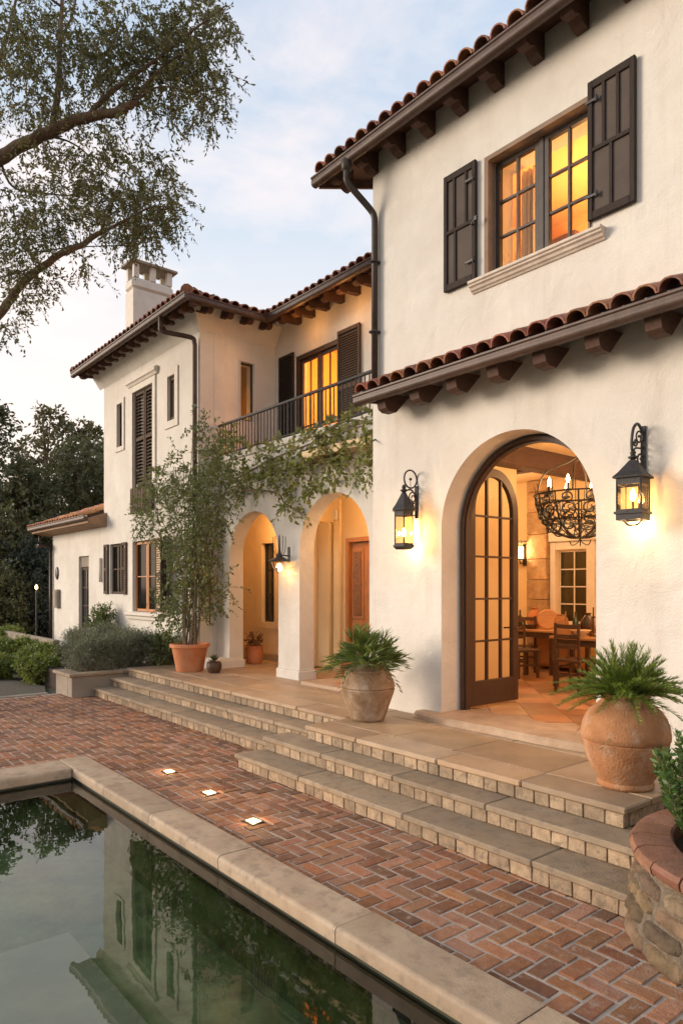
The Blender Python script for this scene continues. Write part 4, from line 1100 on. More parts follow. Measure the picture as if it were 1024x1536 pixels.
# downpipes
def smooth_pts(P, k=6):
    P = [Vector(p) for p in P]; out = []
    for i in range(len(P) - 1):
        a, b, c, d = P[max(i - 1, 0)], P[i], P[i + 1], P[min(i + 2, len(P) - 1)]
        for j in range(k):
            t = j / k; out.append(.5 * ((2 * b) + (c - a) * t + (2 * a - 5 * b + 4 * c - d) * t * t + (3 * b - a - 3 * c + d) * t ** 3))
    out.append(P[-1]); return out
mb = MB(); pts = [(-6.84, 5.67, 7.46), (-6.84, 5.67, 7.34)] + smooth_pts([(-6.84, 5.67, 7.28), (-6.83, 5.70, 7.18), (-6.71, 5.95, 6.90), (-6.68, 6.0, 6.80), (-6.68, 6.01, 6.66)]) + [(-6.68, 6.01, 4.66)]
mb.tube(pts, .042, 12); mb.lathe([(.045, 0), (.065, .02), (.07, .12), (.05, .15)], (-6.84, 5.67, 7.34), 14)
for z in (6.2, 5.3): mb.box(-6.73, -6.63, 5.95, 6.068, z, z + .03, .004)
part('downpipe', mb, BRONZE, smooth=True)
mb = MB(); pts = [(-12.62, 5.80, 7.24), (-12.62, 5.80, 7.12)] + smooth_pts([(-12.62, 5.80, 7.06), (-12.58, 5.84, 6.96), (-12.28, 6.26, 6.86), (-12.24, 6.32, 6.76), (-12.24, 6.33, 6.62)]) + [(-12.24, 6.33, .5)]
mb.tube(pts, .046, 12); part('downpipe', mb, GUTTER, smooth=True)

# room lights
def vl(name, x, y, z, e, r=.1, color=(1, .62, .32)): return lamp(name, (x - VO[0], y - VO[1], z), e, color=color, radius=r, parent=villa)
vl('upstairs_lamp', -4.4, 7.7, 6.2, 72, .15, (1, .60, .26)); vl('upstairs_lamp', -10.3, 9.4, 6.1, 95, .15, (1, .50, .16))
vl('wing_room_lamp', -14.6, 7.2, 2.9, 2, .1, (1, .62, .3)); vl('slit_room_lamp', -12.85, 7.2, 5.55, 3, .05, (1, .5, .15)) 
vl('soffit_uplight', -10.7, 7.72, 6.98, 3.8, .12, (1, .42, .10)); vl('soffit_uplight', -9.4, 7.72, 6.98, 3.8, .12, (1, .42, .10)); vl('soffit_uplight', -8.1, 7.72, 6.98, 3.8, .12, (1, .42, .10))
vl('room_fill', -4.2, 10.2, 3.3, 60, .2); vl('room_fill', -7.9, 9.6, 3.2, 38, .2); vl('room_fill', -2.6, 7.6, 3.2, 60, .2)  # unseen fill lights added to carry most of the dining room's glow
# added lamp upstairs, its glowing shade stands in for a sky reflection in the panes
sh = thing('added_table_lamp', 'added glowing table lamp brightening the lower right panes of the large upper window', 'lamp', (-4.05, 7.05, 4.7))
mb = MB(); mb.lathe([(0, 0), (.09, 0), (.09, .02), (.02, .05), (.03, .2), (.06, .35), (.03, .5), (.012, .62)], (0, 0, .55), 20); mb.box(-.3, .3, -.2, .2, 0, .55, .01); build('lamp_base', mb, FURN, sh)
mb = MB(); mb.lathe([(.22, 1.0), (.15, 1.27)], (0, 0, 0), 28); build('lamp_shade', mb, mat_emit('lampshade_glow', (1, .56, .16), 7), sh, smooth=True)

# ================================================================== LANTERNS
def spiral(c, r0, r1, a0, turns, plane='yz', n=28):
    pts = []
    for i in range(n + 1):
        t = i / n; a = a0 + turns * 2 * math.pi * t; r = r0 + (r1 - r0) * t
        pts.append((c[0], c[1] + r * math.cos(a), c[2] + r * math.sin(a)))
    return pts
def lantern_body(t, nside, rad, h, z0, yb, rot, deep_base, caph, off=0):
    """glass box from z0 to z0+h centred on y = yb"""
    def ring(mb, prof): 
        m = MB(); m.lathe(prof, (0, 0, 0), nside)
        ca, sa = math.cos(rot), math.sin(rot)
        mb.add([(x * ca - y * sa, x * sa + y * ca + yb, z) for x, y, z in m.v], m.f)
    cap = MB(); zt = z0 + h
    ring(cap, [(rad * .9, zt), (rad * 1.05, zt), (rad * 1.06, zt + .035), (rad * 1.28, zt + .035), (rad * 1.30, zt + .05), (rad * .95, zt + .05 + caph * .30), (rad * .32, zt + .05 + caph), (rad * .28, zt + caph + .06), (.02, zt + caph + .075), (0, zt + caph + .076)])
    cap.lathe([(.02, 0), (.05, .02), (.05, .03), (.022, .045), (.03, .07), (.012, .10), (0, .10)], (0, yb, zt + caph + .07), 12)
    build('cap', cap, IRON, t)
    fr = MB()
    for k in range(nside):
        a = rot + 2 * math.pi * k / nside; x, y = rad * math.cos(a), yb + rad * math.sin(a)
        fr.tube([(x, y, z0 - .01), (x, y, zt + .02)], .0105, 4)
    ring(fr, [(rad * .93, z0), (rad * 1.07, z0), (rad * 1.07, z0 - .02), (rad * 1.2, z0 - .022), (rad * 1.2, z0 - .045)] + ([(rad * .9, z0 - .045 - deep_base)] if deep_base < .05 else [(rad * 1.06, z0 - .046), (rad * 1.06, z0 - .045 - deep_base)]) + [(rad * .86, z0 - .045 - deep_base), (rad * .86, z0 - .02), (rad * .93, z0)])
    ring(fr, [(rad * .93, zt - .03), (rad * 1.04, zt - .03), (rad * 1.04, zt), (rad * .93, zt)])
    build('frame', fr, IRON, t)
    g = MB(); ring(g, [(rad * .97, z0), (rad * .97, zt - .01)]); build('glass', g, AMBER, t)
    bu = MB(); bu.lathe([(0, -.01), (.018, 0), (.03, .04), (.022, .085), (.008, .11), (0, .12)], (0, yb, z0 + .09), 12); bo = build('bulb', bu, BULB, t, smooth=True)
    st = MB(); st.tube([(0, yb, z0 - .03), (0, yb, z0 + .085)], .012, 8); st.tube([(-rad * .9, yb, z0 - .02), (rad * .9, yb, z0 - .02)], .007, 6); st.tube([(0, yb - rad * .9, z0 - .021), (0, yb + rad * .9, z0 - .021)], .007, 6); build('bulb_holder', st, BRONZE, t)
t = thing('wall_lantern', 'small iron wall lantern with a round scroll, left of the arched door', 'wall lantern', (-5.98, WY, 2.52), 0, 'iron wall lanterns'); t.scale = (.92, .92, .94)
lantern_body(t, 6, .132, .38, .03, -.24, R(15), .03, .20)
mb = MB()
mb.tube(smooth_pts([(0, -.01, .45), (0, -.02, .62), (0, -.10, .72), (0, -.22, .70), (0, -.27, .66)]), .011, 8); mb.tube(spiral((0, -.12, .86), .115, .115, 0, 1.0), .011, 8, cap=False)
mb.tube(spiral((0, -.08, .62), .075, .018, R(90), 1.3), .009, 8); mb.tube(spiral((0, -.05, .53), .055, .012, R(120), 1.4), .008, 8); mb.tube(spiral((0, -.12, .56), .05, .02, R(-60), .9), .008, 8)
mb.box(-.03, .03, -.016, -.001, .36, .78, .004); mb.lathe([(0, -.02), (.02, -.01), (.018, .012), (0, .02)], (0, -.12, .86), 10)
mb.tube([(0, -.12, .86), (0, -.12, .745)], .004, 6); mb.tube([(0, -.02, .40), (0, -.12, .39)], .009, 6)
build('scroll_bracket', mb, IRON, t, smooth=True)
lamp('lantern_lamp', (0, -.20, .17), 8, color=(1, .55, .20), radius=.03, parent=t); lamp('lantern_lamp', (0, -.10, -.03), 3.2, color=(1, .6, .26), radius=.03, parent=t)
t = thing('wall_lantern', 'larger square iron wall lantern with a tall back plate right of the arched door', 'wall lantern', (-3.13, WY, 2.62), 0, 'iron wall lanterns'); t.scale = (.88, .88, .90)
lantern_body(t, 4, .165, .27, .10, -.22, R(45 + 8), .06, .15)
mb = MB(); mb.box(-.028, .028, -.022, -.001, 0, .95, .004); mb.box(-.05, .05, -.03, -.001, .02, .42, .005)
mb.tube(smooth_pts([(0, -.02, .80), (0, -.05, .90), (0, -.13, .955), (0, -.21, .90), (0, -.245, .78), (0, -.24, .68)]), .015, 8)
mb.tube(spiral((0, -.10, .82), .07, .012, R(60), 1.3), .009, 8); mb.tube(spiral((0, -.08, .60), .085, .015, R(-90), 1.5), .010, 8); mb.tube(spiral((0, -.17, .77), .045, .01, R(180), 1.2), .010, 8)
mb.tube(smooth_pts([(0, -.01, .74), (0, -.08, .72), (0, -.17, .71), (0, -.24, .66)]), .010, 8)
for s in (-1, 1): mb.tube(smooth_pts([(s * .10, -.22, 0), (s * .04, -.22, -.045), (-s * .05, -.22, -.05), (-s * .10, -.22, 0)]), .006, 6)
build('scroll_bracket', mb, IRON, t, smooth=True)
lamp('lantern_lamp', (0, -.22, .21), 10, color=(1, .55, .20), radius=.03, parent=t); lamp('lantern_lamp', (0, -.10, -.03), 3.6, color=(1, .6, .26), radius=.03, parent=t)
t = thing('wall_lantern', 'small capped lantern with bright tapered shade on the pier between the arches', 'wall lantern', (-9.66, 6.75, 2.25), 0, 'iron wall lanterns')
mb = MB(); mb.lathe([(.03, .34), (.06, .28), (.17, .22), (.19, .205), (.18, .195), (.02, .21)], (0, -.2, 0), 18)
mb.lathe([(0, .33), (.03, .34), (.02, .40), (.012, .62), (0, .66)], (0, -.2, 0), 8)
for k in range(5):
    a = k * 1.256; mb.tube(smooth_pts([(.05 * math.cos(a), -.2 + .05 * math.sin(a), .29), (.10 * math.cos(a), -.2 + .10 * math.sin(a), .40), (.11 * math.cos(a), -.2 + .11 * math.sin(a), .62)]), .006, 5)
mb.tube([(0, 0, .30), (0, -.2, .31)], .012, 6); mb.box(-.03, .03, -.014, -.001, .2, .45, .004)
build('cap', mb, IRON, t, auto=30)
mb = MB(); mb.lathe([(.14, .195), (.11, .10), (.05, .02), (0, .0)], (0, -.2, 0), 8); build('glass', mb, AMBER, t)
mb = MB(); mb.lathe([(0, .03), (.045, .06), (.05, .11), (.03, .16), (0, .17)], (0, -.2, 0), 12); build('bulb', mb, BULB, t, smooth=True)
lamp('lantern_lamp', (0, -.2, .05), 9, color=(1, .6, .26), radius=.05, parent=t)

# ================================================================== POTS AND THEIR PLANTS
def fronds(lv, mb, c, nf, ln, nl, L, W, rng, droop=.5, el=(.15, 1.35), start=.25, stem=.006, spread=.75):
    for i in range(nf):
        az = i * 2.399 + rng.uniform(-.3, .3); e = rng.uniform(*el); l = ln * rng.uniform(.75, 1.12)
        d = np.array([math.cos(az) * math.cos(e), math.sin(az) * math.cos(e), math.sin(e)])
        t = np.linspace(0, 1, 9)
        P = np.array(c) + d[None, :] * (l * t[:, None]); P[:, 2] -= droop * l * t ** 2.2 * math.cos(e)
        mb.tube([tuple(p) for p in P], [stem * (1 - .8 * k / 8) for k in range(9)], 4, cap=False)
        tt = np.linspace(start, 1, nl)
        Q = np.stack([np.interp(tt, t, P[:, k]) for k in range(3)], 1)
        tan = np.gradient(Q, axis=0); tan /= np.linalg.norm(tan, axis=1, keepdims=True)
        side = np.cross(tan, [0, 0, 1.0]); side /= np.maximum(np.linalg.norm(side, axis=1, keepdims=True), 1e-6)
        up = np.cross(side, tan)
        for s in (-1, 1):
            D = tan * .8 + side * s * spread + up * rng.uniform(0, .5, (nl, 1)) + rng.normal(size=(nl, 3)) * .10
            lv.add(leaf_quads(Q, D, L * (1 - .45 * tt[::1] ** 3)[:, None].ravel(), W, rng, up=0))
LEFTPOT = [(.0, 0), (.17, 0), (.19, .012), (.205, .04), (.235, .13), (.27, .23), (.30, .31), (.317, .365), (.308, .378), (.321, .395), (.312, .42), (.28, .51), (.256, .562), (.266, .572), (.262, .588), (.235, .60), (.17, .65), (.125, .69), (.118, .71), (.105, .712), (.10, .68), (.10, .60)]
RIGHTPOT = [(0, 0), (.20, 0), (.218, .012), (.222, .035), (.208, .052), (.218, .066), (.26, .13), (.30, .21), (.327, .30), (.338, .362), (.330, .370), (.346, .382), (.349, .42), (.34, .48), (.315, .55), (.275, .605), (.225, .645), (.196, .667), (.185, .69), (.192, .712), (.198, .728), (.18, .738), (.165, .72), (.155, .66), (.15, .58)]
rng = np.random.default_rng(4)
t = thing('potted_palm', 'tapered grey clay urn with spiky fan palm, left of the arched door', 'potted plant', (-6.08, 5.36, ZL))
mb = MB(); mb.lathe(LEFTPOT, (0, 0, 0), 56, .004); build('pot', mb, POTCLAY, t, auto=50)
mb = MB(); mb.lathe([(0, .64), (.11, .64)], (0, 0, 0), 20); build('soil', mb, SOIL, t)
mb = MB(); lv = Leaves(); fronds(lv, mb, (0, 0, .66), 34, .45, 15, .20, .10, rng, .35, (.25, 1.35), .40, .007, .75); fronds(lv, mb, (0, 0, .67), 22, .52, 15, .17, .12, rng, .45, (.1, .55), .4)
lv.build('leaves', PALMLEAF, t); build('stems', mb, SHRUBLEAF, t)
mb = MB(); lv = Leaves(); fronds(lv, mb, (0, 0, .68), 6, .40, 12, .15, .11, rng, 1.0, (-.1, .4), .35); lv.build('dry_leaves', DRY, t)
t = thing('potted_cycad', 'big round terracotta jar with feathery bright green fronds on the end of the landing', 'potted plant', (-2.80, 5.14, ZL)); t.scale = (.95, .95, .98)
mb = MB(); mb.lathe(RIGHTPOT, (0, 0, 0), 64, .004); build('pot', mb, POTRED, t, auto=50)
mb = MB(); mb.lathe([(0, .66), (.158, .66)], (0, 0, 0), 20); build('soil', mb, SOIL, t)
mb = MB(); lv = Leaves(); fronds(lv, mb, (0, 0, .66), 80, .50, 70, .085, .085, rng, .30, (.45, 1.35), .15, .006, .45); fronds(lv, mb, (0, 0, .68), 36, .60, 70, .075, .09, rng, .40, (.22, .65), .2, .006, .5)
lv.build('leaves', FEATHER, t); build('stems', mb, SHRUBLEAF, t)
mb = MB(); lv = Leaves(); fronds(lv, mb, (0, 0, .69), 7, .42, 40, .08, .10, rng, .9, (-.05, .4), .2); lv.build('dry_leaves', DRY, t)
# shrub in the orange pot
SH = (-11.66, 5.93, ZL)
t = thing('potted_shrub', 'tall loose leafy shrub in a flared orange terracotta pot beside the left arch', 'potted plant', SH)
mb = MB(); mb.lathe([(0, 0), (.23, 0), (.245, .02), (.32, .42), (.335, .44), (.36, .445), (.365, .50), (.345, .51), (.325, .50), (.31, .42)], (0, 0, 0), 40); build('pot', mb, ORANGE, t, auto=40)
mb = MB(); mb.lathe([(0, .44), (.315, .44)], (0, 0, 0), 20); build('soil', mb, SOIL, t)
st = MB(); lv = Leaves(); rs = random.Random(9); rng = np.random.default_rng(12)
tips = []
for i in range(13):
    a = i * 2.4; b0 = Vector((SH[0] + .13 * math.cos(a), SH[1] + .10 * math.sin(a), SH[2] + .42))
    tx, ty = [(225, 740), (250, 720), (275, 690), (300, 690), (325, 660), (345, 690), (215, 790), (260, 800), (310, 760), (330, 740), (250, 900), (335, 860), (290, 640)][i]
    e = on_y(tx, ty, 5.95 + rs.uniform(-.15, .35)); m_ = b0.lerp(e, .45) + Vector(((SH[0] - (b0.x + e.x) / 2) * .3, 0, .25))
    p = smooth_pts([b0, b0.lerp(m_, .5) + Vector((rs.uniform(-.03, .03), 0, 0)), m_, e]); st.tube(p, [.022 * (1 - .75 * k / (len(p) - 1)) for k in range(len(p))], 6)
    for k in range(8, len(p), 2):
        s_ = .26 + .10 * rs.random(); blob_twigs(rng, (p[k], (s_, s_ * .7, s_)), 6, .30, 10, .066, .48, .25, lv, st, .004)
B = [((235, 735), 45), ((265, 760), 45), ((300, 720), 48), ((330, 690), 40), ((255, 700), 30), ((215, 775), 32), ((300, 790), 55), ((270, 830), 45), ((312, 840), 26), ((325, 770), 34), ((310, 650), 26),
     ((335, 725), 32), ((300, 870), 30), ((285, 740), 50), ((230, 800), 26), ((250, 880), 20), ((255, 915), 26), ((275, 925), 22), ((330, 900), 20), ((225, 745), 34), ((315, 720), 40), ((295, 820), 45)]
for (px, py), r in B:
    c = on_y(px, py, 5.95 + rs.uniform(-.2, .35)); rr = r * .0122
    blob_twigs(rng, (c, (rr, .26, rr)), int(5 + r * 1.1), .26, 10, .066, .48, .3, lv, st, .0035)
build('stems', st, STEMM, t, origin=SH); lv.build('leaves', SHRUBLEAF, t, origin=SH)
# climbing vine under the balcony
VN = (-9.5, 6.7, ZL)
t = thing('climbing_vine', 'leafy green vine trailing along the wall under the balcony railing', 'climbing plant', VN)
st = MB(); lv = Leaves()
for P in ([(-12.2, 6.62, 1.0), (-12.05, 6.6, 2.6), (-11.6, 6.62, 3.8), (-10.4, 6.62, 4.15), (-8.8, 6.6, 4.3), (-7.2, 6.55, 4.35)], [(-11.6, 6.62, 3.8), (-10.6, 6.62, 3.75), (-9.8, 6.62, 3.6), (-9.6, 6.64, 3.3)], [(-10.4, 6.62, 4.15), (-9.4, 6.6, 3.95), (-8.2, 6.6, 4.0), (-7.1, 6.55, 3.7)], [(-8.8, 6.6, 4.3), (-8.0, 6.6, 4.5), (-7.0, 6.5, 4.2), (-6.7, 5.98, 3.9)]):
    p = smooth_pts(P, 8); st.tube(p, [.026 * (1 - .6 * k / (len(p) - 1)) for k in range(len(p))], 6)
B = [((355, 705), 30), ((375, 690), 30), ((400, 685), 30), ((425, 675), 30), ((450, 668), 30), ((475, 660), 30), ((500, 650), 28), ((520, 640), 26), ((543, 628), 22), ((548, 660), 22), ((530, 680), 24), ((365, 728), 28), ((400, 718), 26),
     ((430, 712), 32), ((460, 705), 30), ((490, 690), 26), ((505, 710), 18), ((425, 745), 20), ((440, 760), 9), ((552, 700), 12), ((470, 735), 12), ((350, 660), 22), ((320, 690), 34), ((495, 672), 26), ((450, 690), 26), ((400, 705), 28), ((540, 705), 10), ((562, 640), 12), ((566, 675), 9), ((558, 612), 14)]
for (px, py), r in B:
    y = 6.58 if px < 535 else 6.4; c = on_y(px, py, y); rr = r * .0112
    blob_twigs(rng, (c, (rr, .13, rr)), int(3 + r * .55), .20, 9, .080, .60, .45, lv, st, .003)
build('stems', st, STEMM, t, origin=VN); lv.build('leaves', VINE, t, origin=VN)
# small pots in the loggia and on the balcony
def small_pot(name, loc, label, prof, m, kind, seed, hgt=.3, group='small potted plants under the arches'):
    t = thing(name, label, 'potted plant', loc, 0, group); rng = np.random.default_rng(seed)
    mb = MB(); mb.lathe(prof, (0, 0, 0), 28); build('pot', mb, m, t, auto=40)
    z = prof[-1][1]; mb = MB(); mb.lathe([(0, z), (prof[-1][0] + .002, z)], (0, 0, 0), 16); build('soil', mb, SOIL, t)
    mb = MB(); lv = Leaves(); z = prof[-2][1]
    if kind == 'leafy': blob_twigs(rng, ((0, 0, z + hgt * .5), (.14, .14, hgt * .45)), 46, .14, 7, .06, .5, .2, lv, mb, .004)
    else: fronds(lv, mb, (0, 0, z - .03), 16, hgt, 9, .09, .2, rng, .4, (.4, 1.4), .3)
    for k in range(4): a = k * 1.7; mb.tube([(0, 0, z - .03), (.08 * math.cos(a), .08 * math.sin(a), z + hgt * .5)], .006, 5)
    lv.build('leaves', m2_ if kind == 'leafy' else SHRUBLEAF, t); build('stems', mb, STEMM, t)
    return t
m2_ = mat_leaf('rust_leaf', (.16, .075, .035), (.30, .15, .06), scale=3)
cyl = [(0, 0), (.14, 0), (.16, .02), (.175, .18), (.172, .32), (.18, .33), (.18, .36), (.165, .36), (.155, .33)]
low = [(0, 0), (.16, 0), (.21, .10), (.22, .20), (.20, .26), (.205, .28), (.185, .28), (.17, .25)]
small_pot('potted_succulent', (-12.02, 7.55, ZL), 'round terracotta pot with reddish leaves inside the left arch', cyl, ORANGE, 'leafy', 3, .22)
small_pot('potted_fern', (-10.95, 7.75, ZL), 'small dark pot with drooping leaves inside the left arch beside the pier', low, FURN, 'fern', 4, .34)
small_pot('potted_fern', (-9.22, 7.75, ZL), 'terracotta pot with thin sprigs inside the right arch by the oak door', cyl, ORANGE, 'fern', 5, .3)
small_pot('potted_fern', (-7.25, 6.95, 4.56), 'small plant trailing from the end of the balcony railing', low, POTCLAY, 'fern', 6, .45, None)
_sp = small_pot('potted_fern', (-11.15, 6.15, ZL), 'small dark pot with a fern between the orange pot and the left arch', low, FURN, 'fern', 7, .22)

_sp.scale = (.62, .62, .7)
# ================================================================== GARDEN
t = thing('garden_wall', 'low weathered concrete planter wall with a capstone at the far end of the long steps', 'low wall', (-13.2, 4.9, 0))
mb = MB(); mb.box(-13.16, -12.93, 4.22, 6.35, -.04, .37, .008); mb.box(-13.85, -13.161, 4.22, 4.42, -.04, .37, .008); build('wall_body', mb, CONC, t, origin=(-13.2, 4.9, 0))
mb = MB(); mb.box(-13.20, -12.90, 4.17, 5.2, .371, .43, .012); mb.box(-13.20, -12.90, 5.206, 6.36, .371, .43, .012); mb.box(-13.9, -13.205, 4.17, 4.46, .371, .43, .012); build('capstone', mb, SLAB, t, origin=(-13.2, 4.9, 0))
t = thing('garden_kerb', 'low grey retaining kerb running beside the far end of the house', 'low wall', (-24, 6.2, 0))
mb = MB(); mb.box(-27, -17.6, 5.3, 5.45, .3, .72, .01); build('wall_body', mb, CONC, t, origin=(-24, 6.2, 0))
rng = np.random.default_rng(31)
def bush(name, label, loc, r, m, ntw, L, W, tl=.16, group=None, cat='shrub', up=.5, nstem=7, nleaf=9, fill=.2, droop=.1):
    t = thing(name, label, cat, loc, 0, group); lv = Leaves(); mb = MB()
    blob_twigs(rng, ((0, 0, r[2] * .95), r), ntw, tl, nleaf, L, W, droop, lv, mb, .003, fill, 1, up)
    for k in range(max(2, ntw // 90)):
        a = rng.uniform(0, 6.28); q = rng.uniform(.2, .8); blob_twigs(rng, ((r[0] * q * math.cos(a), r[1] * q * math.sin(a), r[2] * rng.uniform(1.1, 1.6)), (r[0] * .4, r[1] * .4, r[2] * .4)), ntw // 7, tl, nleaf, L, W, droop, lv, None, .003, .1, 1, up)
    for k in range(nstem):
        a = k * 2.4; mb.tube([(0.02 * math.cos(a), .02 * math.sin(a), -.02), (r[0] * .5 * math.cos(a), r[1] * .5 * math.sin(a), r[2]), (r[0] * .75 * math.cos(a), r[1] * .75 * math.sin(a), r[2] * 1.6)], [.012, .008, .003], 5)
    lv.build('leaves', m, t); build('stems', mb, STEMM, t)
    return t
g = 'grey green shrubs in the raised bed'
for i, (x, y, r, lb) in enumerate([(-13.55, 4.75, .42, 'silvery shrub at the front corner of the raised bed'), (-13.75, 5.45, .48, 'tall grey green shrub in the middle of the raised bed'), (-13.45, 6.0, .42, 'grey green shrub below the big shuttered ground floor window'),
                               (-14.5, 4.95, .45, 'pale sage shrub at the left end of the raised bed'), (-15.2, 5.7, .50, 'low sage shrub in front of the climbing bush on the wall'), (-14.3, 5.9, .45, 'dark sage shrub close to the wing wall under the window'), (-16.6, 5.6, .42, 'small sage shrub by the far door')]):
    bush('sage_shrub', lb, (x, y, .34), (r, r * .9, r * .85), SAGE if i != 5 else SHRUBLEAF, 400, .055, .22, .20, g, fill=.3, up=.9)
g = 'bright green garden hedge mounds'
for i, (x, y, r, lb) in enumerate([(-15.6, 4.45, .42, 'bright lime mound nearest the gravel path'), (-17.3, 4.9, .5, 'lime green mound behind the nearest one'), (-16.9, 3.9, .36, 'low lime clump at the edge of the gravel'), (-19.2, 5.0, .55, 'round yellow green mound in the middle of the garden'),
                               (-20.6, 4.3, .6, 'wide yellow green mound at the left edge of the garden'), (-22.5, 5.4, .65, 'far yellow green mound by the grey kerb'), (-19.0, 3.9, .45, 'yellow green mound at the far left near the gravel')]):
    bush('hedge_mound', lb, (x, y, -.03), (r * 1.3, r * 1.1, r * .68), LIME, 520, .065, .5, .15, g, fill=.35)
bush('wall_shrub', 'upright climbing bush against the pale wall left of the big ground floor window', (-16.55, 6.05, .3), (.42, .25, .66), SHRUBLEAF, 330, .06, .5, .2)
bush('wall_shrub', 'loose leafy bush growing low beside the orange pot', (-13.05, 6.1, .4), (.30, .22, .36), SHRUBLEAF, 230, .06, .42, .2)

MORTAR_D = mat('planter_mortar', (.12, .095, .07), (.22, .18, .135), scale=20, rough=1, bump=2, bscale=60)
# round stone planter at the right
PC = (-1.33, 4.50, 0)
t = thing('round_planter', 'round rough stone planter capped with red bricks at the foot of the steps', 'planter', PC)
mb = MB(); n = 96; vs = []; fs = []
prof = [(1.0, -.02), (.985, .12), (.955, .26), (.93, .36), (.912, .42), (.905, .455)]
rd = random.Random(2)
for i, (r, z) in enumerate(prof):
    for k in range(n): a = 2 * math.pi * k / n; q = r - .022 + rd.uniform(-.004, .004); vs.append((q * math.cos(a), q * math.sin(a), z))
for i in range(len(prof) - 1):
    for k in range(n): fs.append((i * n + k, i * n + (k + 1) % n, (i + 1) * n + (k + 1) % n, (i + 1) * n + k))
mb.add(vs, fs); build('stone_wall', mb, MORTAR_D, t, smooth=True)
mb = MB(); rs3 = random.Random(17)
def Rz(z): return float(np.interp(z, [p[1] for p in prof], [p[0] for p in prof]))
rows = [(-.02, .10), (.10, .21), (.21, .30), (.30, .40), (.40, .455)]
for z0, z1 in rows:
    a = rs3.uniform(0, .3); end = a + 2 * math.pi
    while a < end - .05:
        da = min(rs3.uniform(.14, .42), end - a); ph = [rs3.uniform(0, 6.28) for _ in range(6)]; bul = rs3.uniform(.004, .020); tz0, tz1 = rs3.uniform(-.016, .016), rs3.uniform(-.016, .016); nu, nv = 12, 8
        vs = []
        for j in range(nv + 1):
            for i in range(nu + 1):
                u, v = i / nu * 2 - 1, j / nv * 2 - 1
                # squarish outline pinched at the corners
                uu = u * (1 - .10 * v * v - .03 * math.sin(3 * v + ph[0])); vv_ = v * (1 - .16 * u * u - .05 * math.sin(4 * u + ph[1]))
                aa = a + .010 + (da - .020) * (uu + 1) / 2; z = z0 + .006 + (z1 - z0 - .012) * (vv_ + 1) / 2 + tz0 * u * .6 + tz1 * v * .2
                e = (1 - abs(u) ** 7) * (1 - abs(v) ** 5); r = Rz(z) - .030 + e * (.026 + bul) + e * .006 * (math.sin(u * 5 + ph[2]) * math.sin(v * 4 + ph[3]) + .6 * math.sin(u * 11 + ph[4]) * math.sin(v * 9 + ph[5])) + rs3.uniform(-.0012, .0012)
                vs.append((r * math.cos(aa), r * math.sin(aa), z))
        mb.add(vs, [(j * (nu + 1) + i, j * (nu + 1) + i + 1, (j + 1) * (nu + 1) + i + 1, (j + 1) * (nu + 1) + i) for j in range(nv) for i in range(nu)])
        a += da
build('stones', mb, STONES, t, auto=45)
mb = MB(); nb = 26
for k in range(nb):
    a0 = 2 * math.pi * (k + .03) / nb; a1 = 2 * math.pi * (k + .97) / nb; q = 5; sec = [(.72, .60), (.72, .675), (.735, .69), (.90, .69), (.945, .672), (.962, .645), (.955, .61), (.94, .598)]
    dz = rd.uniform(-.004, .004); m = len(sec); vs = []
    for i in range(q):
        a = a0 + (a1 - a0) * i / (q - 1)
        for r, z in sec: vs.append((r * math.cos(a), r * math.sin(a), z + dz - .15))
    mb.add(vs, [(i * m + j, i * m + (j + 1) % m, (i + 1) * m + (j + 1) % m, (i + 1) * m + j) for i in range(q - 1) for j in range(m)] + [tuple(range(m)), tuple((q - 1) * m + j for j in range(m - 1, -1, -1))])
build('brick_cap', mb, CAPBRICK, t, auto=35)
mb = MB(); mb.lathe([(0, .45), (.73, .45)], (0, 0, 0), 40); build('soil', mb, SOIL, t)
for (dx, dy, rr, hh, lb) in ((-.40, -.22, .30, .66, 'dense green upright shrub at the left side of the round stone planter'), (.22, .10, .36, .46, 'dense green shrub in the middle of the round stone planter'), (-.28, .32, .28, .66, 'green shrub at the back of the round stone planter')):
    tb = thing('planter_shrub', lb, 'shrub', (PC[0] + dx, PC[1] + dy, .48), 0, 'shrubs in the round planter'); lv = Leaves(); mb = MB()
    for i in range(64):
        a = rng.uniform(0, 6.28); q = rr * math.sqrt(rng.uniform(0, 1)); x, y = q * math.cos(a), q * math.sin(a); h = hh * (1.15 - .55 * (q / rr) ** 2) * rng.uniform(.8, 1.15) + .08
        tipx, tipy = x * 1.25, y * 1.25; mb.tube([(x * .5, y * .5, 0), (x, y, h * .5), (tipx, tipy, h)], [.006, .005, .002], 4, cap=False)
        tt = np.linspace(.12, 1, 36); P = np.stack([np.interp(tt, [0, .5, 1], [x * .5, x, tipx]), np.interp(tt, [0, .5, 1], [y * .5, y, tipy]), h * tt], 1)
        for s in range(3):
            D = rng.normal(size=P.shape); D[:, 2] = np.abs(D[:, 2]) * .7 + .35; lv.add(leaf_quads(P, D, .048, .36, rng, 0))
    lv.build('leaves', BOXLEAF, tb); build('stems', mb, STEMM, tb)
tb = thing('rubber_bush', 'thin bare branch with rosettes of round dark leaves behind the round planter', 'shrub', (-1.98, 4.85, .48)); mb = MB(); lv = Leaves()
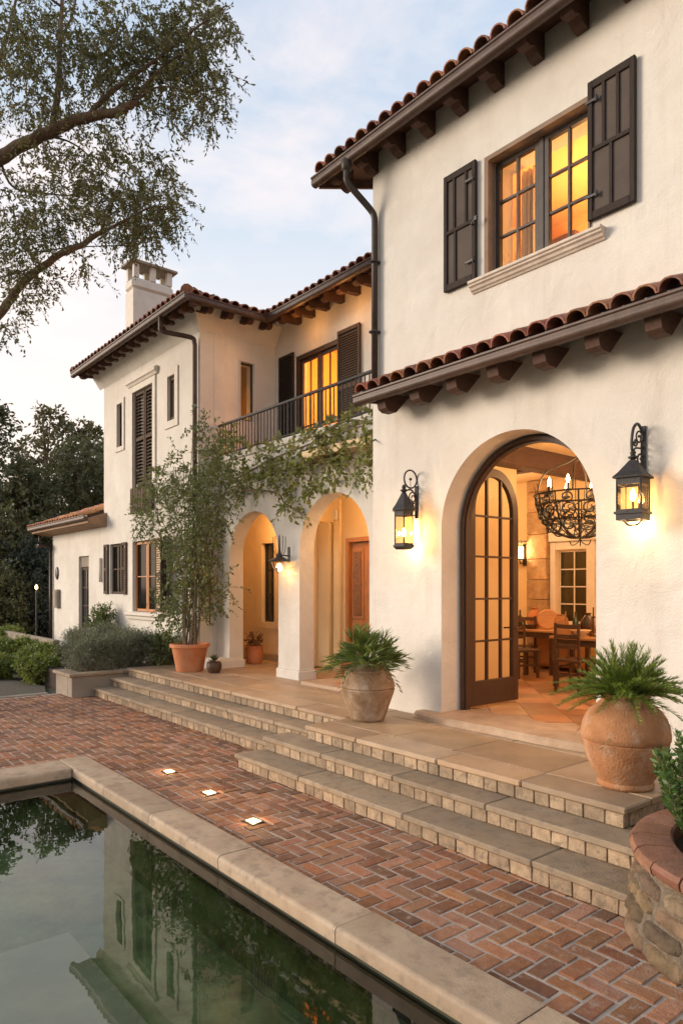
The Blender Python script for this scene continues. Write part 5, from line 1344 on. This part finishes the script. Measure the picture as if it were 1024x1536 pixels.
for P in ([(0, 0, 0), (-.02, 0, .3), (-.06, .02, .46), (0, .02, .60), (.05, .03, .70)], [(-.02, 0, .3), (-.12, .02, .38), (-.16, .0, .44)], [(0, .02, .60), (-.08, .05, .66), (-.10, .06, .72)], [(-.06, .02, .46), (.06, .05, .52), (.12, .05, .60)]):
    p = smooth_pts(P); mb.tube(p, [.011 * (1 - .5 * k / (len(p) - 1)) for k in range(len(p))], 6)
    c = np.array(P[-1]); D = rng.normal(size=(26, 3)); D[:, 2] = np.abs(D[:, 2]) + .1; lv.add(leaf_quads(np.tile(c, (26, 1)) + rng.normal(size=(26, 3)) * .012, D, .075, .55, rng, 0))
lv.build('leaves', BOXLEAF, tb); build('stems', mb, STEMM, tb)

# ================================================================== INSIDE THE DINING ROOM
FZ = .538
def table(loc, lx, ly, label, top=TABLETOP, rz=0):
    t = thing('dining_table', label, 'table', (loc[0], loc[1], FZ), rz)
    mb = MB(); mb.box(0, lx, 0, ly, .715, .755, .006); build('tabletop', mb, top, t)
    mb = MB(); mb.box(.05, lx - .05, .05, .075, .62, .714); mb.box(.05, lx - .05, ly - .075, ly - .05, .62, .714); mb.box(.05, .075, .076, ly - .076, .62, .714); mb.box(lx - .075, lx - .05, .076, ly - .076, .62, .714)
    mb.box(.06, .085, .12, ly - .12, .12, .16); mb.box(lx - .085, lx - .06, .12, ly - .12, .12, .16); build('apron', mb, FURN, t)
    for x in (.04, lx - .10):
        for y in (.04, ly - .10): mb = MB(); mb.box(x, x + .065, y, y + .065, 0, .714, .004); build('leg', mb, FURN, t)
    return t
table((-6.12, 9.02), 1.9, 1.0, 'dark framed dining table with honey coloured top nearest the arched door')
table((-8.3, 10.05), 1.55, .75, 'long honey coloured side table against the back left of the dining room')
def chair(loc, rz, label):
    t = thing('dining_chair', label, 'chair', (loc[0], loc[1], FZ), rz, 'dark wooden dining chairs')
    mb = MB(); mb.box(-.22, .22, -.22, .22, .43, .47, .008); build('seat', mb, FURN, t)
    for x in (-.2, .165):
        mb = MB(); mb.box(x, x + .035, -.2, -.165, 0, .43); build('leg', mb, FURN, t)
        mb = MB(); mb.box(x, x + .035, .17, .205, 0, .43); build('leg', mb, FURN, t)
    mb = MB()
    for x in (-.2, .165): mb.box(x, x + .035, .185, .21, .471, .98)
    for z in (.62, .76, .90): mb.box(-.164, .164, .19, .205, z, z + .06)
    build('backrest', mb, FURN, t)
    mb = MB(); mb.box(-.18, .18, -.19, -.175, .2, .23); mb.box(-.18, .18, .18, .195, .25, .28); build('stretcher', mb, FURN, t)
    return t
chair((-5.55, 8.80), R(180), 'dark chair tucked under the front side of the near dining table')
chair((-4.85, 8.82), R(172), 'dark chair at the right front of the near dining table')
chair((-7.0, 9.55), R(70), 'dark chair standing left of the near dining table'); chair((-7.35, 10.0), R(15), 'dark chair by the side table below the stone pier')
chair((-7.9, 9.75), R(175), 'dark chair in front of the side table')
VES = {}
GLAZE = mat('dark_glazed_ceramic', (.05, .03, .02), (.11, .06, .035), scale=5, rough=.25); BRASS = mat('aged_brass', (.45, .26, .09), (.6, .36, .14), scale=6, rough=.35, metal=.8)
GREENG = mat('green_bottle', (.02, .05, .03), (.03, .08, .05), rough=.1); CREAMC = mat('cream_ceramic', (.62, .5, .36), (.7, .58, .43), rough=.4)
T1, T2 = FZ + .756, FZ + .756
def obj1(name, label, cat, loc, prof, m, n=20, sc_=1):
    mb = MB(); mb.lathe([(r * sc_, z * sc_) for r, z in prof], (0, 0, 0), n); o = build(name, mb, m, auto=40); o.location = loc; tag(o, label, cat)
bottle = [(0, 0), (.036, 0), (.038, .02), (.038, .17), (.014, .22), (.013, .29), (.016, .295), (0, .296)]
bowl = [(0, 0), (.05, 0), (.055, .01), (.13, .08), (.125, .082), (.05, .02), (0, .015)]
vase = [(0, 0), (.05, 0), (.09, .10), (.085, .18), (.035, .25), (.05, .28), (.03, .27), (0, .2)]
candle = [(0, 0), (.05, 0), (.05, .012), (.012, .03), (.015, .12), (.01, .22), (.03, .24), (.01, .25), (.009, .36), (0, .361)]
obj1('bottle', 'dark green bottle standing at the left end of the side table', 'bottle', (-7.55, 10.25, T2), bottle, GREENG, sc_=1.1)
obj1('bottle', 'dark green bottle at the back of the near dining table', 'bottle', (-5.98, 9.5, T1), bottle, GREENG, sc_=1.2)
obj1('serving_bowl', 'shallow cream bowl on the near dining table', 'bowl', (-5.72, 9.22, T1), bowl, CREAMC, sc_=1.2)
obj1('serving_bowl', 'brown ceramic bowl on the side table', 'bowl', (-7.3, 10.2, T2), bowl, GLAZE)
obj1('vase', 'rounded orange vase on the side table', 'vase', (-7.42, 10.5, T2), vase, ORANGE, sc_=1.3)
obj1('vase', 'dark glazed vase on the near dining table', 'vase', (-5.85, 9.62, T1), vase, GLAZE, sc_=1.2)
obj1('candlestick', 'tall brass candlestick at the left edge of the near dining table', 'candlestick', (-6.02, 9.3, T1), candle, BRASS)
obj1('candlestick', 'dark candlestick at the right of the near dining table', 'candlestick', (-5.62, 9.4, T1), candle, GLAZE, sc_=1.2)
obj1('storage_jar', 'fat terracotta jar on the side table', 'jar', (-6.9, 10.5, T2), [(0, 0), (.1, 0), (.14, .1), (.12, .2), (.08, .24), (.09, .26), (0, .26)], POTRED)
mb = MB(); mb.lathe([(0, -.03), (.16, -.03), (.18, -.012), (.18, .012), (.16, .03), (.05, .022), (0, .02)], (0, 0, 0), 32); o = build('round_board', mb, TABLETOP, auto=40); o.location = (-7.05, 10.35, T2 + .17); o.rotation_euler = (R(78), 0, R(30)); tag(o, 'round wooden board standing upright on the side table under the stone pier', 'wooden board')
t = thing('wooden_box', 'open wooden box with dark bottles in it on the near corner of the near table', 'box', (-5.92, 9.14, T1)); t.scale = (.8, .8, .9); mb = MB()
mb.box(-.16, .16, -.1, .1, 0, .012); mb.box(-.16, .16, -.1, -.085, .012, .12); mb.box(-.16, .16, .085, .1, .012, .12); mb.box(-.16, -.145, -.084, .084, .012, .12); mb.box(.145, .16, -.084, .084, .012, .12); build('box_sides', mb, TABLETOP, t)
# small cabinet behind
t = thing('low_cabinet', 'low orange wood cabinet standing against the back wall under the window', 'cabinet', (-6.9, 10.98, FZ)); mb = MB(); mb.box(-.75, .75, -.2, .25, .06, .78, .006); build('cabinet_body', mb, OAK, t)
mb = MB(); mb.box(-.8, .8, -.24, .27, .781, .815, .005); build('cabinet_top', mb, TABLETOP, t)
for k in (-.37, .37): mb = MB(); mb.box(k - .34, k + .34, -.222, -.201, .1, .74, .006); build('cabinet_door', mb, TABLETOP, t)
mb = MB()
for k in (-.7, .66): mb.box(k, k + .05, -.18, -.13, 0, .06); mb.box(k, k + .05, .18, .23, 0, .06)
build('foot', mb, FURN, t)
# sconce inside
t = thing('indoor_sconce', 'open iron wall sconce with a lit candle glass left of the stone pier', 'wall lamp', (-8.2, 11.3, 2.55)); mb = MB()
mb.box(-.05, .05, -.02, -.001, -.12, .30, .004); mb.box(-.15, .15, -.34, -.04, .0, .015); mb.box(-.17, .17, -.36, -.03, .34, .352)
for x in (-.14, .13):
    for y in (-.33, -.06): mb.box(x, x + .012, y, y + .012, .015, .34)
mb.tube([(0, -.01, -.05), (0, -.15, -.08), (0, -.19, 0)], .012, 6); build('bracket', mb, IRON, t)
mb = MB(); mb.lathe([(0, .02), (.045, .02), (.045, .24), (0, .25)], (.04, -.19, 0), 14); build('candle_glass', mb, mat_emit('candle_glass_glow', (1, .66, .28), 7), t, smooth=True)
lamp('sconce_lamp', (.04, -.28, .15), 12, radius=.05, parent=t)
# chandelier
CX, CY, CZ = -4.98, 8.02, 2.66
t = thing('chandelier', 'large black wrought iron basket chandelier with lit candle bulbs hanging inside the arched door', 'chandelier', (CX, CY, CZ)); t.scale = (1.24, 1.24, 1.1)
mb = MB()
Rr = [(.10, 0), (.26, .07), (.37, .20), (.43, .36), (.45, .50)]
def ring(r, z, w=.008): mb.tube([(r * math.cos(a * math.pi / 18), r * math.sin(a * math.pi / 18), z) for a in range(37)], w, 6, cap=False)
for r, z in ((.10, 0), (.37, .20), (.44, .38), (.46, .50)): ring(r, z, .010)
for k in range(12):
    a = k * math.pi / 6; mb.tube(smooth_pts([(r * math.cos(a), r * math.sin(a), z) for r, z in Rr]), .010, 5)
build('frame', mb, IRON, t)
mb = MB()
for k in range(12):
    a = k * math.pi / 6 + .26
    def sp(rad, z, rr, t0, turns):
        pts = []
        for i in range(22):
            q = i / 21; th = t0 + turns * 6.283 * q; r = rr * (1 - .8 * q); pts.append(((rad * math.cos(a + r * math.cos(th) / rad)), rad * math.sin(a + r * math.cos(th) / rad), z + r * math.sin(th)))
        return pts
    mb.tube(sp(.41, .30, .11, k, 1.6), .009, 5); mb.tube(sp(.385, .22, .055, k + 3, 1.2), .007, 5); mb.tube([(.43 * math.cos(a + .2), .43 * math.sin(a + .2), .36), (.46 * math.cos(a + .2), .46 * math.sin(a + .2), .62)], .005, 4); mb.tube(sp(.33, .13, .10, k * 2, 1.4), .009, 5); mb.tube(sp(.445, .43, .07, k + 2, 1.3), .008, 5)
    mb.tube(smooth_pts([(.1 * math.cos(a), .1 * math.sin(a), 0), (.2 * math.cos(a + .5), .2 * math.sin(a + .5), .12), (.36 * math.cos(a - .2), .36 * math.sin(a - .2), .22), (.43 * math.cos(a + .4), .43 * math.sin(a + .4), .40)]), .006, 5)
for k in range(3): a = k * 2.1; mb.tube(smooth_pts([(0, 0, .0), (.03 * math.cos(a), .03 * math.sin(a), -.06), (.09 * math.cos(a), .09 * math.sin(a), -.09), (.12 * math.cos(a), .12 * math.sin(a), -.04)]), .006, 5)
build('scrollwork', mb, IRON, t)
mb = MB()
for k in range(4):
    a = k * math.pi / 2 + .4; mb.tube(smooth_pts([(.45 * math.cos(a), .45 * math.sin(a), .50), (.36 * math.cos(a), .36 * math.sin(a), .78), (.10 * math.cos(a), .10 * math.sin(a), .90), (.03 * math.cos(a), .03 * math.sin(a), .96)]), .009, 6)
mb.tube([(0, 0, .93), (0, 0, 1.28)], .012, 6)
for k in range(4): mb.tube([(.035 * math.cos(q), 0, 1.0 + k * .08 + .04 * math.sin(q)) if k % 2 else (0, .035 * math.cos(q), 1.0 + k * .08 + .04 * math.sin(q)) for q in [i * .524 for i in range(13)]], .005, 5, cap=False)
mb.lathe([(.0, 1.285), (.07, 1.285), (.06, 1.25), (0, 1.24)], (0, 0, 0), 16); build('hanger', mb, IRON, t)
for k in range(8):
    a = k * math.pi / 4 + .2; x, y = .33 * math.cos(a), .33 * math.sin(a)
    mb = MB(); mb.lathe([(0, .50), (.035, .51), (.04, .53), (.014, .535), (.014, .60), (0, .60)], (x, y, 0), 10); mb.tube([(x, y, .51), (x * 1.35, y * 1.35, .50)], .007, 5); cnd = build('candle_holder', mb, IRON, t)
    mb = MB(); mb.lathe([(0, .60), (.012, .61), (.019, .64), (.010, .68), (0, .70)], (x, y, 0), 10); build('candle_bulb', mb, FLAME, cnd, smooth=True)
lamp('chandelier_lamp', (0, 0, .62), 22, radius=.30, parent=t)

# ================================================================== TREES
def limb(mb, P, r0, r1, n=10):
    p = smooth_pts(P, 6); m = len(p)
    rs_ = random.Random(len(P) * 7 + int(p[0].x * 10))
    p = [q + Vector((rs_.uniform(-1, 1), rs_.uniform(-1, 1), rs_.uniform(-1, 1))) * r0 * .12 for q in p]
    mb.tube(p, [r0 + (r1 - r0) * k / (m - 1) for k in range(m)], n); return p
rng = np.random.default_rng(77); rd = random.Random(77)
TB = Vector((-14.6, .9, -.04))
t = thing('overhanging_tree', 'large tree with fine drooping olive green leaves reaching over the garden from the left edge', 'tree', TB)
tr = MB(); lv = Leaves()
D0 = 11.6
a_ = lambda x, y, d=0: at(x, y, D0 + d)
fork = a_(-150, 420)
limb(tr, [TB, TB + Vector((.1, .05, 2.5)), TB.lerp(fork, .7) + Vector((0, 0, .5)), fork], .34, .22, 14)
br_ = [([fork, a_(-60, 300), a_(0, 238), a_(75, 198, -.2), a_(130, 176, -.3), a_(180, 165, -.4), a_(203, 153, -.4)], .17, .06),
       ([fork, a_(-70, 290), a_(10, 238, .3), a_(60, 203, .1), a_(95, 185, 0)], .10, .06),
       ([a_(80, 190, -.2), a_(88, 130), a_(90, 70), a_(93, 10, .2), a_(97, -70, .3)], .075, .03),
       ([a_(93, 10, .2), a_(70, -10), a_(62, -50)], .03, .015), ([a_(90, 60), a_(110, 20), a_(118, -40)], .03, .012),
       ([a_(130, 176, -.3), a_(165, 140, -.4), a_(205, 110, -.5), a_(240, 85, -.5), a_(290, 45, -.6), a_(340, 8, -.7)], .055, .012),
       ([a_(203, 153, -.4), a_(225, 120, -.5), a_(255, 92, -.5), a_(300, 70, -.6)], .035, .01), ([a_(205, 150, -.4), a_(240, 130, -.6), a_(290, 140, -.6), a_(330, 165, -.7)], .022, .006),
       ([fork + Vector((0, 0, -.5)), a_(-90, 520, .2), a_(-30, 492, .2), a_(0, 470), a_(35, 425, -.1), a_(80, 388, -.2), a_(120, 368, -.3), a_(150, 350, -.3)], .12, .045),
       ([a_(60, 378, -.1), a_(110, 371, -.2), a_(190, 368, -.4)], .018, .008), ([a_(150, 350, -.3), a_(190, 330, -.4), a_(230, 310, -.4), a_(265, 315, -.4)], .035, .008),
       ([a_(75, 205), a_(105, 213), a_(135, 235, -.1), a_(165, 275, -.2)], .025, .008), ([a_(150, 350, -.3), a_(170, 300, -.3), a_(185, 260, -.3)], .025, .008),
       ([a_(0, 238), a_(20, 280, .2), a_(70, 290, .1), a_(120, 295)], .03, .01), ([a_(-60, 300), a_(-20, 150, .4), a_(10, 60, .5), a_(30, -30, .6)], .07, .02),
       ([a_(-30, 150, .4), a_(0, 120, .8), a_(40, 100, 1)], .03, .01)]
for P, r0, r1 in br_: limb(tr, P, r0 * .78, r1 * .85, 8 if r0 < .1 else 12)
BL = [((20, 30), 55, .9), ((40, 80), 45, .8), ((75, 40), 45, .5), ((120, 20), 45, .5), ((110, 90), 45, .55), ((150, 60), 45, .55), ((190, 30), 45, .6), ((200, 90), 45, .9), ((240, 60), 45, .9), ((235, 110), 38, .9), ((280, 30), 45, .7), ((270, 90), 38, .7),
      ((320, 15), 34, .6), ((338, 45), 20, .35), ((300, 60), 32, .6), ((300, 120), 30, .6), ((325, 150), 26, .5), ((338, 112), 16, .3), ((290, 160), 26, .5), ((250, 150), 26, .4), ((245, 178), 16, .3), ((320, 180), 14, .25), ((180, 120), 40, .7), ((140, 120), 36, .45), ((60, 130), 50, .55), ((20, 140), 45, .6), ((100, 160), 36, .4),
      ((150, 190), 26, .3), ((175, 195), 16, .25), ((120, 205), 30, .35), ((60, 210), 26, .3), ((20, 290), 40, .45), ((60, 260), 36, .35), ((100, 260), 36, .5), ((140, 270), 36, .6), ((100, 310), 40, .6), ((60, 320), 38, .5),
      ((20, 350), 42, .8), ((30, 395), 34, .7), ((70, 350), 34, .6), ((150, 310), 36, .7), ((190, 290), 38, .6), ((200, 250), 32, .45), ((235, 270), 30, .5), ((220, 320), 38, .9), ((180, 340), 34, .9), ((250, 310), 26, .7), ((232, 342), 22, .6), ((200, 362), 18, .45),
      ((262, 325), 12, .3), ((130, 390), 18, .3), ((40, 430), 26, .35), ((60, 415), 20, .3), ((10, 470), 22, .3), ((5, 500), 14, .3), ((245, 240), 16, .3), ((170, 235), 20, .3), ((210, 200), 5, .2), ((280, 60), 40, .5)]
for (px, py), r, dn in BL:
    for dd in (-.5, .35):
        c = a_(px + rd.uniform(-5, 5), py + rd.uniform(-5, 5), dd + rd.uniform(-.3, .3)); rr = r * .0113
        s0 = blob_twigs(rng, (c, (rr, rr * 1.1, rr)), int(3 + dn * r * 1.22), .31, 15, .072, .40, .5, lv, tr, .0035)
# the rest of the crown above and left of the picture (it shows in the pool)
for i in range(46):
    c = TB + Vector((rd.uniform(-3.2, 2.2), rd.uniform(-3.0, 1.4), rd.uniform(7.5, 13.5))); q = rd.uniform(.6, 1.0)
    px = 512 + 1043 * (SS * c.x + CC * c.y) / (-CC * c.x + SS * c.y)
    if px > -40: continue
    blob_twigs(rng, (c, (q, q, q * .8)), 44, .4, 11, .085, .34, .5, lv, None)
for P in ([fork, fork + Vector((-1.2, -1, 2)), fork + Vector((-2, -1.8, 4))], [fork, fork + Vector((-.4, -.8, 2.6)), fork + Vector((.2, -1.6, 5))]): limb(tr, P, .14, .04)
build('trunk', tr, BARK, t, origin=TB, smooth=True); lv.build('crown', GREENLEAF, t, origin=TB)

def bg_tree(name, label, px, d, ztop, wid, m, seed, base=.0, nb=26, cone=False, leaf=.17, dens=40, group='dark trees behind the garden', zlow=.5):
    rng = np.random.default_rng(seed); rd = random.Random(seed); b = at(px, 880, d); B0 = (b.x, b.y, -.05)
    t = thing(name, label, 'tree', B0, 0, group); tr = MB(); lv = Leaves()
    tr.tube(smooth_pts([(0, 0, 0), (rd.uniform(-.2, .2), rd.uniform(-.2, .2), ztop * .4), (rd.uniform(-.4, .4), 0, ztop * .9)]), [.035 * ztop * (1 - .85 * k / 12) for k in range(13)], 8)
    for i in range(nb):
        h = zlow + (ztop - zlow) * (i + rd.random()) / nb; fr_ = (h - zlow) / (ztop - zlow)
        env = (math.sin(math.pi * min(1, .15 + fr_ * .85)) ** .6 if not cone else (1.05 - fr_)) * wid
        a = rd.uniform(0, 6.28); q = env * math.sqrt(rd.uniform(.1, 1)) * .75; r = wid * rd.uniform(.26, .44) * (1 if not cone else 1.1 - .5 * fr_)
        c = (q * math.cos(a), q * math.sin(a), h); tr.tube([(0, 0, h * .8), (c[0] * .6, c[1] * .6, h * .92), c], [.05, .03, .015], 4, cap=False)
        blob_twigs(rng, (c, (r, r, r * .8)), dens, r * .55, 10, leaf, .55, .1, lv, None, fill=.25)
    build('trunk', tr, BARK, t); lv.build('crown', m, t)
    return t
bg_tree('evergreen_tree', 'tall dark evergreen at the left edge of the photo behind the garden', -35, 27, 9.2, 2.6, TREEDARK, 1, nb=34, dens=54, leaf=.17)
bg_tree('broadleaf_tree', 'olive brown broadleaf tree with separate upright tops against the pale sky', 70, 33, 10.2, 2.6, TREEOLIVE, 2, nb=26, dens=34, leaf=.2)
bg_tree('broadleaf_tree', 'olive tree touching the far corner of the tall white wing', 128, 34, 10.0, 2.3, TREEOLIVE, 13, nb=24, dens=34, leaf=.2)
bg_tree('evergreen_tree', 'dark round evergreen just left of the low far roof', 30, 26, 6.3, 2.3, TREEDARK, 4, nb=30, dens=50)
bg_tree('evergreen_tree', 'dark evergreen rising behind the low far roof', 115, 29, 7.6, 2.6, TREEDARK, 5, nb=34, dens=50)
bg_tree('evergreen_tree', 'dark evergreen behind the middle of the low far roof', 160, 31, 8.0, 2.4, TREEDARK, 6, nb=30, dens=46)
SAGEDARK = mat_leaf('blue_green_leaf', (.040, .058, .045), (.075, .095, .070), scale=.6, trans=.2)
bg_tree('bushy_tree', 'grey green bushy tree beside the end wall of the low extension', 45, 25, 3.4, 1.7, SAGEDARK, 8, nb=26, dens=60, leaf=.12, zlow=.3)
bg_tree('bushy_tree', 'dark low bushy tree at the left edge above the yellow green mounds', -10, 23.5, 2.4, 1.7, TREEDARK, 9, nb=26, dens=60, leaf=.12, zlow=.2)
bg_tree('bushy_tree', 'dark bush filling the gap beside the far door end of the house', 52, 27, 2.3, 1.6, TREEDARK, 10, nb=22, dens=60, leaf=.12, zlow=.2)
# far wood: one mass
rng = np.random.default_rng(55); lv = Leaves(); rd = random.Random(55)
for i in range(150):
    px = rd.uniform(-500, 400); d = rd.uniform(42, 60); c = at(px, 880, d); h = rd.uniform(.5, 6.5) * (1 if px < 200 else .8)
    blob_twigs(rng, ((c.x, c.y, h), (2.6, 2.6, 1.8)), 60, 1.1, 9, .34, .6, .1, lv, None, fill=.2)
lv.build('far_wood', TREEDARK, kind='stuff', label='dark wood far behind the garden')
# trees beyond the pool, seen only in the water and from the side
t = thing('garden_lamp', 'small glowing garden lamp among the dark bushes left of the low extension', 'garden lamp', tuple(at(55, 935, 22)) [:2] + (0,))
gz = at(55, 881, 22).z
mb = MB(); mb.tube([(0, 0, -.05), (0, 0, gz - .08)], .025, 8); mb.lathe([(.0, gz + .12), (.10, gz + .10), (.09, gz + .085), (0, gz + .09)], (0, 0, 0), 14); build('post', mb, IRON, t)
mb = MB(); mb.lathe([(0, gz - .06), (.03, gz - .04), (.04, gz), (.03, gz + .04), (0, gz + .085)], (0, 0, 0), 14); build('bulb', mb, BULB, t, smooth=True)
lamp('garden_lamp_light', (0, 0, gz), 25, color=(1, .5, .16), radius=.06, parent=t)
